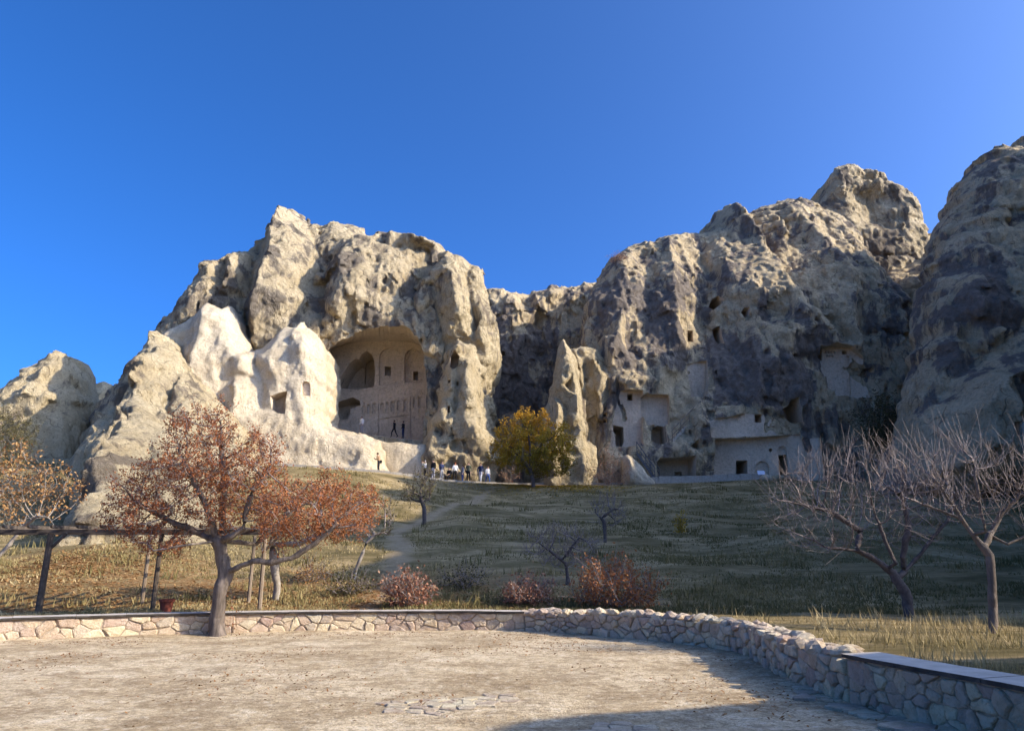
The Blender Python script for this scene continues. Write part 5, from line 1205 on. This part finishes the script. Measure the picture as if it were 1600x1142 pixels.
# stairways up to the cave rooms
def stairway(label, a, b, n, w, mat, railmat, rails=1, solid=False):
    a, b = Vector(a), Vector(b); t = empty('stairway', a); tag(t, label, 'stairs'); d = b - a; hx = Vector((d.x, d.y, 0)).normalized(); sd = Vector((-hx.y, hx.x, 0)); rz = math.atan2(hx.y, hx.x); run = Vector((d.x, d.y, 0)).length / n; rise = d.z / n
    for i in range(n):
        c = d * ((i + .5) / n); h = rise if not solid else rise * 1.6
        MB().box((c.x, c.y, c.z - h / 2 + rise / 2), (run + (.04 if solid else -.02), w, h if solid else .06), rz=rz).build('step', mat, t)
    for s_ in ((-1, 1) if rails > 1 else (-1,)):
        off = sd * (s_ * w / 2)
        if not solid: MB().bar(off + Vector((0, 0, -.08)), d + off + Vector((0, 0, -.08)), .06, .2).build('stringer', railmat, t)
        mb = MB().tube([off + Vector((0, 0, .95)), d + off + Vector((0, 0, .95))], .045, 6); mb.tube([off + Vector((0, 0, .5)), d + off + Vector((0, 0, .5))], .03, 5); mb.build('handrail', railmat, t)
        for i in range(5): c = d * (i / 4) + off; MB().tube([c + Vector((0, 0, -.1)), c + Vector((0, 0, .95))], .032, 5).build('baluster', railmat, t)
stairway('dark metal stairway beside the small smooth mound', at(1027, 748, 64.6), at(999, 708, 65.4), 11, 1.1, M_STEEL, M_STEEL, 2)
stairway('carved stone stairway with handrails slanting up between the cave rooms', at(1046, 690, 66.2), at(1098, 636, 67.4), 15, 1.1, M_KERB, M_WOODP, 2, solid=True)

# ------------------------------------------------------------------ people
def cloth(name, c): return plain_mat(name, tuple(x * .8 for x in c), c, 14, bump=.3, bdist=.01, rough=.85)
CL = {k: cloth('cloth_' + k, c) for k, c in dict(black=(.018, .018, .022), navy=(.03, .04, .10), blue=(.07, .12, .32), white=(.72, .70, .68), tan=(.42, .27, .15), olive=(.10, .11, .075), denim=(.10, .14, .24), grey=(.28, .29, .33), pale=(.55, .56, .62), red=(.30, .06, .04)).items()}
M_SKIN = plain_mat('skin', (.42, .26, .18), (.50, .32, .23), 10, bump=0, rough=.6); HAIR = {k: plain_mat('hair_' + k, tuple(x * .6 for x in c), c, 20, bump=.3, bdist=.005) for k, c in dict(dark=(.03, .02, .015), red=(.28, .08, .03), brown=(.10, .06, .035), grey=(.35, .34, .33)).items()}
def person(label, loc, face, top, legs, hair, pose='stand', h=1.7, shoes='black', bag=None, seed=0):
    rnd = random.Random(seed); k = h / 1.7
    J = dict(pelvis=(0, 0, .93), spine=(0, 0, 1.13), chest=(0, .02, 1.34), neck=(0, .015, 1.49), head=(0, .04, 1.58), crown=(0, .03, 1.67))
    for s_, n in ((-1, 'L'), (1, 'R')):
        J.update({'sh' + n: (s_ * .17, 0, 1.40), 'el' + n: (s_ * .235, -.02, 1.14), 'wr' + n: (s_ * .24, .08, .91), 'ha' + n: (s_ * .235, .11, .83),
                  'hip' + n: (s_ * .095, 0, .88), 'kn' + n: (s_ * .105, .02, .49), 'an' + n: (s_ * .11, -.02, .085), 'toe' + n: (s_ * .125, .13, .04)})
    if pose == 'walk':
        for n, a in (('L', 1), ('R', -1)):
            J['kn' + n] = (J['kn' + n][0], .16 * a + .05, .50); J['an' + n] = (J['an' + n][0], .24 * a - (.1 if a < 0 else 0), .085 + (.06 if a < 0 else 0)); J['toe' + n] = (J['toe' + n][0], J['an' + n][1] + .15, .04 + (.0 if a < 0 else 0))
            J['el' + n] = (J['el' + n][0], -.10 * a, 1.15); J['wr' + n] = (J['wr' + n][0], -.06 * a + .06, .93); J['ha' + n] = (J['ha' + n][0], -.05 * a + .09, .85)
    if pose == 'lean':
        for n in 'LR': J['el' + n] = (J['el' + n][0], .08, 1.12); J['wr' + n] = (J['wr' + n][0] * .5, .28, 1.16); J['ha' + n] = (J['ha' + n][0] * .4, .33, 1.22)
        for q in ('chest', 'neck', 'head', 'crown', 'shL', 'shR', 'elL', 'elR', 'wrL', 'wrR', 'haL', 'haR'): a = J[q]; J[q] = (a[0], a[1] + .16 * (a[2] - .93), a[2] - .02)
    if pose == 'point':
        J['elR'] = (.30, .20, 1.33); J['wrR'] = (.34, .44, 1.36); J['haR'] = (.35, .53, 1.37)
    if pose == 'photo':
        for n in 'LR': J['el' + n] = (J['el' + n][0], .12, 1.20); J['wr' + n] = (J['wr' + n][0] * .35, .26, 1.44); J['ha' + n] = (J['ha' + n][0] * .25, .29, 1.50)
    if pose == 'sit':
        dz = -.48
        for q in list(J): 
            if q[:2] not in ('kn', 'an', 'to'): a = J[q]; J[q] = (a[0], a[1], a[2] + dz)
        for n in 'LR': x = J['kn' + n][0]; J['kn' + n] = (x * 1.2, .42, .47); J['an' + n] = (x * 1.2, .40, .085); J['toe' + n] = (x * 1.25, .55, .04); J['wr' + n] = (J['wr' + n][0] * .7, .26, .62); J['ha' + n] = (J['ha' + n][0] * .6, .34, .58)
    E = [('pelvis', 'spine'), ('spine', 'chest'), ('chest', 'neck'), ('neck', 'head'), ('head', 'crown')]
    for n in 'LR': E += [('chest', 'sh' + n), ('sh' + n, 'el' + n), ('el' + n, 'wr' + n), ('wr' + n, 'ha' + n), ('pelvis', 'hip' + n), ('hip' + n, 'kn' + n), ('kn' + n, 'an' + n), ('an' + n, 'toe' + n)]
    rad = dict(pelvis=(.145, .115), spine=(.135, .105), chest=(.165, .115), neck=(.052, .055), head=(.078, .092), crown=(.062, .075), sh=(.062, .062), el=(.046, .046), wr=(.031, .031), ha=(.036, .022), hip=(.088, .092), kn=(.06, .062), an=(.043, .045), toe=(.042, .032))
    names = list(J); me = bpy.data.meshes.new('p'); me.from_pydata([tuple(k * c for c in J[n]) for n in names], [(names.index(a), names.index(b)) for a, b in E], [])
    ob = bpy.data.objects.new('p', me); col.objects.link(ob); md = ob.modifiers.new('s', 'SKIN'); ob.modifiers.new('u', 'SUBSURF').levels = 1
    for i, n in enumerate(names):
        r = rad.get(n) or rad[n.rstrip('LR')]; sv = me.skin_vertices[0].data[i]; sv.radius = (r[0] * k, r[1] * k); sv.use_root = n == 'pelvis'
    dg = bpy.context.evaluated_depsgraph_get(); m2 = bpy.data.meshes.new_from_object(ob.evaluated_get(dg), depsgraph=dg); bpy.data.objects.remove(ob); bpy.data.meshes.remove(me)
    V = [v.co.copy() for v in m2.vertices]; F = [tuple(p.vertices) for p in m2.polygons]; bpy.data.meshes.remove(m2)
    jp = {n: Vector(J[n]) * k for n in names}; seg = [(jp[a], jp[b], a, b) for a, b in E]; MI = []
    def part_of(c):
        best = 9; bn = None
        for a, b, na, nb in seg:
            d = b - a; t = min(1, max(0, (c - a).dot(d) / max(d.length_squared, 1e-9))); q = (a + d * t - c).length
            if q < best: best = q; bn = (na, nb, t)
        na, nb, t = bn
        if nb in ('head', 'crown') or (nb == 'neck' and t > .6): return 0
        if nb[:2] == 'ha': return 0
        if nb[:2] in ('to',) or (nb[:2] == 'an' and t > .88): return 3
        if nb[:3] == 'hip' or nb[:2] in ('kn', 'an'): return 2
        if na == 'pelvis' and t < .35: return 2
        return 1
    for f in F: MI.append(part_of(sum((V[i] for i in f), Vector()) / len(f)))
    mb = MB(); mb.v = V; mb.f = F
    def tube_mi(pts, r, m_): n0 = len(mb.f); mb.tube(pts, r, 5); MI.extend([m_] * (len(mb.f) - n0))
    for n, s_ in (('L', -1), ('R', 1)):
        hp, wp = jp['ha' + n], jp['wr' + n]; d = (hp - wp).normalized(); side = d.cross(Vector((s_, 0, .01))).normalized()
        for q in range(4): o_ = side * (.024 - .016 * q) * k; L = (.075, .085, .08, .06)[q] * k; tube_mi([hp + o_, hp + o_ + d * L * .55, hp + o_ * .9 + d * L + Vector((-s_ * .015, 0, 0))], [.009 * k, .008 * k, .006 * k], 0)
        tube_mi([wp.lerp(hp, .5) + side * .03 * k, hp + side * .048 * k, hp + side * .045 * k + d * .035 * k], [.011 * k, .009 * k, .007 * k], 0)
    hc = jp['head']; tube_mi([hc + Vector((0, .085, .02)) * k, hc + Vector((0, .108, -.015)) * k], [.010 * k, .016 * k], 0)
    for s_ in (-1, 1): tube_mi([hc + Vector((s_ * .078, 0, -.02)) * k, hc + Vector((s_ * .088, -.01, .03)) * k], .014 * k, 0); tube_mi([hc + Vector((s_ * .03, .083, .025)) * k, hc + Vector((s_ * .03, .092, .025)) * k], .010 * k, 4)
    tube_mi([hc + Vector((-.025, .088, -.05)) * k, hc + Vector((.025, .088, -.05)) * k], .007 * k, 5)
    ob = mesh_obj('person', mb.v, mb.f, [M_SKIN, CL[top], CL[legs], CL[shoes], HAIR['dark'], CL['red']], smooth=True, mat_idx=MI)
    ob.location = loc; ob.rotation_euler = (0, 0, face); tag(ob, label, 'person', 'visitors at the rock churches')
    bm = bmesh.new(); bmesh.ops.create_icosphere(bm, subdivisions=2, radius=1); vs = []
    for v in bm.verts:
        c = v.co.copy(); c = Vector((c.x * .093, c.y * .105 - .012, c.z * .10 + .03))
        if v.co.y > .25 and v.co.z < .35: c = Vector((c.x * .8, min(c.y, .03), max(c.z, .05)))
        if v.co.y < .2 and v.co.z < 0: c.z = max(c.z, -.06)
        vs.append(c * k + hc)
    mesh_obj('hair', vs, [tuple(v.index for v in f.verts) for f in bm.faces], HAIR[hair], ob, smooth=True); bm.free()
    if bag:
        c = jp['chest'] if bag == 'back' else jp['pelvis']; off = Vector((0, -.20, -.08)) if bag == 'back' else Vector((.22, -.05, .02)); bb = MB().box(c + off * k, (.27 * k, .16 * k, .38 * k) if bag == 'back' else (.13 * k, .30 * k, .26 * k))
        bo = bb.build('backpack' if bag == 'back' else 'shoulder_bag', CL['black'], ob); md = bo.modifiers.new('b', 'BEVEL'); md.width = .05; md.segments = 2
    return ob
def tz(x, y): return gz(x, y)
def on_terrace(px, d=0.0):
    # a spot just behind the kerb, under this pixel column
    Y = 61.5
    for _ in range(6): p = at(px, 740, Y); Y = float(np.interp(p.x, EDGE_X, EDGE_Y)) + .75 + d
    return Vector((p.x, Y, gz(p.x, Y)))
ch_floor = None
def stand(ob_, px, py, Y): return at(px, py, Y)
person('person in a tan top and black trousers looking at the white rock apron', on_terrace(591), 1.4, 'tan', 'black', 'brown', 'lean', bag='hip', seed=1)
person('person in a black jacket and pale trousers, behind the small slope tree', on_terrace(677), 2.6, 'black', 'pale', 'dark', 'stand', seed=3)
person('person in white standing behind the small slope tree', on_terrace(664, .4), 2.2, 'white', 'black', 'grey', 'photo', h=1.6, seed=2)
person('person in a navy jacket and grey trousers, standing alone on the terrace', on_terrace(690, .3), -2.4, 'navy', 'grey', 'brown', 'stand', bag='back', seed=4)
person('red-haired person in a white top and dark trousers on the terrace', on_terrace(711), 0.4, 'white', 'black', 'red', 'stand', seed=5)
person('person in black sitting on the terrace edge', on_terrace(702, -.3), 2.7, 'black', 'black', 'dark', 'sit', seed=6)
person('person in an olive coat with a black bag on the terrace', on_terrace(732, -.1), 2.9, 'olive', 'black', 'brown', 'stand', h=1.75, bag='hip', seed=7)
person('shorter person in blue standing close to the olive coat', on_terrace(723, .2), 2.0, 'grey', 'blue', 'dark', 'stand', h=1.55, seed=8)
person('person in a navy jacket and pale trousers by the rock doorway', on_terrace(751), 2.8, 'navy', 'pale', 'dark', 'walk', h=1.78, seed=9)
person('person in a pale blue coat by the rock doorway', on_terrace(762, .1), -2.7, 'pale', 'blue', 'dark', 'walk', h=1.55, seed=10)
# ------------------------------------------------------------------ visitors inside the church hollow, on its carved floor
fl = bpy.data.objects['rock_ledge']
def drop(px, py, Y):
    """first rock surface below a pixel at distance Y"""
    p = at(px, py, Y); best = None
    for n in [q.name for q in bpy.data.objects if q.type == 'MESH' and q.name.split('.')[0] in ('rock_ledge', 'cliff', 'rock_apron', 'church_hollow')]:
        o = bpy.data.objects[n]; ok, h, _, _ = o.ray_cast(Vector((p.x, Y, p.z + .8)), Vector((0, 0, -1)))
        if ok and (best is None or h.z > best.z): best = h
    return best if best is not None else p
for px, py, Y, lab, args in [(616, 672, 71.5, 'person in black walking on the church ledge', ('black', 'black', 'dark', 'walk')), (630, 674, 71.3, 'person in a dark coat pointing, on the church ledge', ('black', 'navy', 'dark', 'point')),
                              (565, 668, 71.0, 'person in white half hidden by the ledge of the church', ('white', 'grey', 'brown', 'stand'))]:
    q = drop(px, py, Y); person(lab, q, 1.2 if px > 600 else 2.5, *args, h=1.72, seed=px)

# ------------------------------------------------------------------ shrubs on the cliff tops
for (px, py, rx, ry, lab) in [(966, 393, 16, 9, 'brown dry bush on the flat top of the right-hand cliff'), (1462, 389, 11, 9, 'small grey bush in the notch beside the right-hand cone')]:
    h = (R1 if px < 1300 else R3).hit(px, py + ry + 4)
    shrub('dry_bush', lab, px, py, rx, ry, h.y + .3, 120, 500, .13, M_DRY, stem=M_BARK, r0=.012, shoots=80, Zb=h.z - .2)

# ------------------------------------------------------------------ grass on the slope
def grass_field(name, n, region, hgt, tone, seed, wk=.010, y_of=None):
    np.random.seed(seed); Y = region[2] + (region[3] - region[2]) * np.random.rand(n) ** 1.5; X = (np.random.rand(n) * 2 - 1) * (Y * .74 + 1.5)
    m = (X > region[0]) & (X < region[1]); X, Y = X[m], Y[m]
    sd = wall_sdist(X, Y); ye = np.interp(X, EDGE_X, EDGE_Y); dens = .38 + 1.1 * n2(X * .5, Y * 1.4, 2.2, 31.0) + .5 * n2(X, Y, .8, 32.0)
    m = (sd > .5) & (Y < ye - .2) & (path_dist(X, Y) > .55 + .4 * n2(X, Y, .7, 33.0)) & (np.random.rand(len(X)) < dens)
    X, Y = X[m], Y[m]; n = len(X); Z = ground_z(X, Y) - .02; B = 5
    cx = np.repeat(X, B) + np.random.normal(0, .05, n * B) * (1 + np.repeat(Y, B) / 25); cy = np.repeat(Y, B) + np.random.normal(0, .05, n * B) * (1 + np.repeat(Y, B) / 25); cz = np.repeat(Z, B)
    h = np.repeat(hgt[0] + (hgt[1] - hgt[0]) * np.random.rand(n) ** 2, B) * np.random.uniform(.6, 1.1, n * B)
    a = np.random.rand(n * B) * 6.283; w = (wk + .00042 * cy) * np.random.uniform(.7, 1.3, n * B); ln = np.random.uniform(.1, .75, n * B) * h; la = np.random.rand(n * B) * 6.283
    p0 = np.stack([cx - np.cos(a) * w, cy - np.sin(a) * w, cz], 1); p1 = np.stack([cx + np.cos(a) * w, cy + np.sin(a) * w, cz], 1); p2 = np.stack([cx + np.cos(la) * ln, cy + np.sin(la) * ln, cz + h], 1)
    V = np.stack([p0, p1, p2], 1).reshape(-1, 3); F = np.arange(len(V)).reshape(-1, 3)
    o = np_mesh(name, V, F, M_GRASS); t = np.clip(tone(cx, cy) + np.random.normal(0, .13, n * B), 0, 1); vattr(o, 'tone', np.repeat(t, 3)); return tag(o, kind='stuff')
M_GRASS = leaf_mat('grass', [(0.0, (0.12, 0.105, 0.036)), (0.35, (0.23, 0.18, 0.07)), (0.65, (0.38, 0.29, 0.13)), (1.0, (0.60, 0.47, 0.25))], .2)
def gt(x, y): return .40 + .38 * n2(x * .5, y * 1.3, 4.0, 41.0) + .22 * n2(x, y, 1.3, 42.0) - .20 * sstep(-6, 4, x) + .22 * (1 - sstep(-8, -3, x)) * (1 - sstep(40, 60, y) * .2)
grass_field('grass', 110000, (-60, 60, 19, 64), (.04, .15), gt, 51)
o = grass_field('tall_grass', 7000, (-2, 24, 9, 19), (.08, .34), lambda x, y: .55 + .3 * n2(x, y, 1.6, 43.0), 52, wk=.004)
# taller weeds in scattered clumps
def clump_tone(x, y): return .22 + .35 * n2(x, y, 1.5, 45.0) + .25 * (np.random.rand(len(x)) < .25)
np.random.seed(77); K = 260; KY = 20.5 + 38 * np.random.rand(K) ** 1.2; KX = (np.random.rand(K) * 2 - 1) * KY * .72
cx_ = np.repeat(KX, 26) + np.random.normal(0, .28, K * 26); cy_ = np.repeat(KY, 26) + np.random.normal(0, .22, K * 26); m = (path_dist(cx_, cy_) > .7) & (cy_ < np.interp(cx_, EDGE_X, EDGE_Y) - .6) & (wall_sdist(cx_, cy_) > .6)
cx_, cy_ = cx_[m], cy_[m]; n = len(cx_); cz_ = ground_z(cx_, cy_) - .02; a_ = np.random.rand(n) * 6.283; w_ = .012 + .0005 * cy_; h_ = np.random.uniform(.12, .42, n); la_ = np.random.rand(n) * 6.283; ln_ = np.random.uniform(.1, .6, n) * h_
o = np_mesh('weeds', np.stack([np.stack([cx_ - np.cos(a_) * w_, cy_ - np.sin(a_) * w_, cz_], 1), np.stack([cx_ + np.cos(a_) * w_, cy_ + np.sin(a_) * w_, cz_], 1), np.stack([cx_ + np.cos(la_) * ln_, cy_ + np.sin(la_) * ln_, cz_ + h_], 1)], 1).reshape(-1, 3), np.arange(n * 3).reshape(-1, 3), M_GRASS)
vattr(o, 'tone', np.repeat(np.clip(clump_tone(cx_, cy_), 0, 1), 3)); tag(o, kind='stuff')
# ------------------------------------------------------------------ fallen leaves and loose stones
def litter(name, X, Y, size, mat, tone, seed):
    Z = ground_z(X, Y) + .015; n = len(X); holder = bpy.data.objects.new('tmp', None); a = np.random.rand(n) * 6.283; s = size * np.random.uniform(.6, 1.3, n); tl = np.random.normal(0, .25, (n, 2))
    C = np.stack([X, Y, Z], 1); u = np.stack([np.cos(a), np.sin(a), tl[:, 0]], 1) * s[:, None]; w = np.stack([-np.sin(a), np.cos(a), tl[:, 1]], 1) * s[:, None] * .6
    V = np.stack([C - u * .5, C + w * .5, C + u * .5, C - w * .5], 1).reshape(-1, 3); F = np.arange(n * 4).reshape(-1, 4)
    o = np_mesh(name, V, F, mat); vattr(o, 'tone', np.repeat(np.random.uniform(tone[0], tone[1], n), 4)); return tag(o, kind='stuff')
np.random.seed(61)
n = 7000; X = np.random.normal(-7.5, 4.0, n); Y = 19.6 + np.abs(np.random.normal(0, 2.6, n)); m = (wall_sdist(X, Y) > .45); litter('fallen_leaves', X[m], Y[m], .10, M_ORANGE, (.1, 1), 1)
n = 3000; X = np.random.normal(-15.5, 1.8, n); Y = 25.5 + np.random.normal(0, 1.8, n); litter('fallen_leaves', X, Y, .13, M_ORANGE, (.3, 1), 2)
n = 3500; X = np.random.normal(2.5, 3.2, n); Y = 60.6 - np.abs(np.random.normal(0, 1.6, n)); litter('fallen_leaves', X, Y, .16, M_YELLOW, (.5, 1), 3)
n = 420; X = np.random.uniform(-13, 5, n); Y = np.random.uniform(7, 18.4, n); m = wall_sdist(X, Y) < -.05; X, Y = X[m], Y[m]
Vp = []; Fp = []; random.seed(8)
for x, y in zip(X, Y):
    r = random.choice([.006, .008, .012, .015, .025]); b_ = len(Vp); z = plaza_z(x, y)
    Vp += [(x - r, y - r * .7, z - .005), (x + r, y - r * .6, z - .005), (x + r * .8, y + r, z - .005), (x - r, y + r * .7, z - .005), (x + random.uniform(-.3, .3) * r, y, z + r * random.uniform(.5, 1.0))]
    Fp += [(b_, b_ + 1, b_ + 4), (b_ + 1, b_ + 2, b_ + 4), (b_ + 2, b_ + 3, b_ + 4), (b_ + 3, b_, b_ + 4)]
tag(mesh_obj('gravel', Vp, Fp, M_STONE[0]), kind='stuff')
# dry leaf crumbs gathered in drifts on the plaza
n = 26000; X = np.random.uniform(-14, 5, n); Y = np.random.uniform(6, 19, n); sd = wall_sdist(X, Y)
m = (sd < -.03) & (np.random.rand(n) < np.clip(.10 + 1.6 * n2(X, Y, 1.3, 71.0) * (n2(X, Y, 3.1, 72.0) > -.1) + .5 * (sd > -.5), 0, 1)); X, Y = X[m], Y[m]; n = len(X)
Z = 0.022 * n2(X, Y, 1.4, 11.0) + 0.012 * n2(X, Y, 0.5, 12.0) + .012; A = np.random.rand(n) * 6.283; S = np.random.uniform(.008, .03, n); T = np.random.normal(0, .3, (n, 2))
C = np.stack([X, Y, Z], 1); U = np.stack([np.cos(A), np.sin(A), T[:, 0]], 1) * S[:, None]; W = np.stack([-np.sin(A), np.cos(A), T[:, 1]], 1) * S[:, None] * .5
o = np_mesh('fallen_leaves', np.stack([C - U, C + W, C + U, C - W], 1).reshape(-1, 3), np.arange(n * 4).reshape(-1, 4), M_ORANGE); vattr(o, 'tone', np.repeat(np.random.beta(1.2, 2.5, n) * .8, 4)); tag(o, kind='stuff')
print('SCRIPT', round(time.time() - T0, 1))
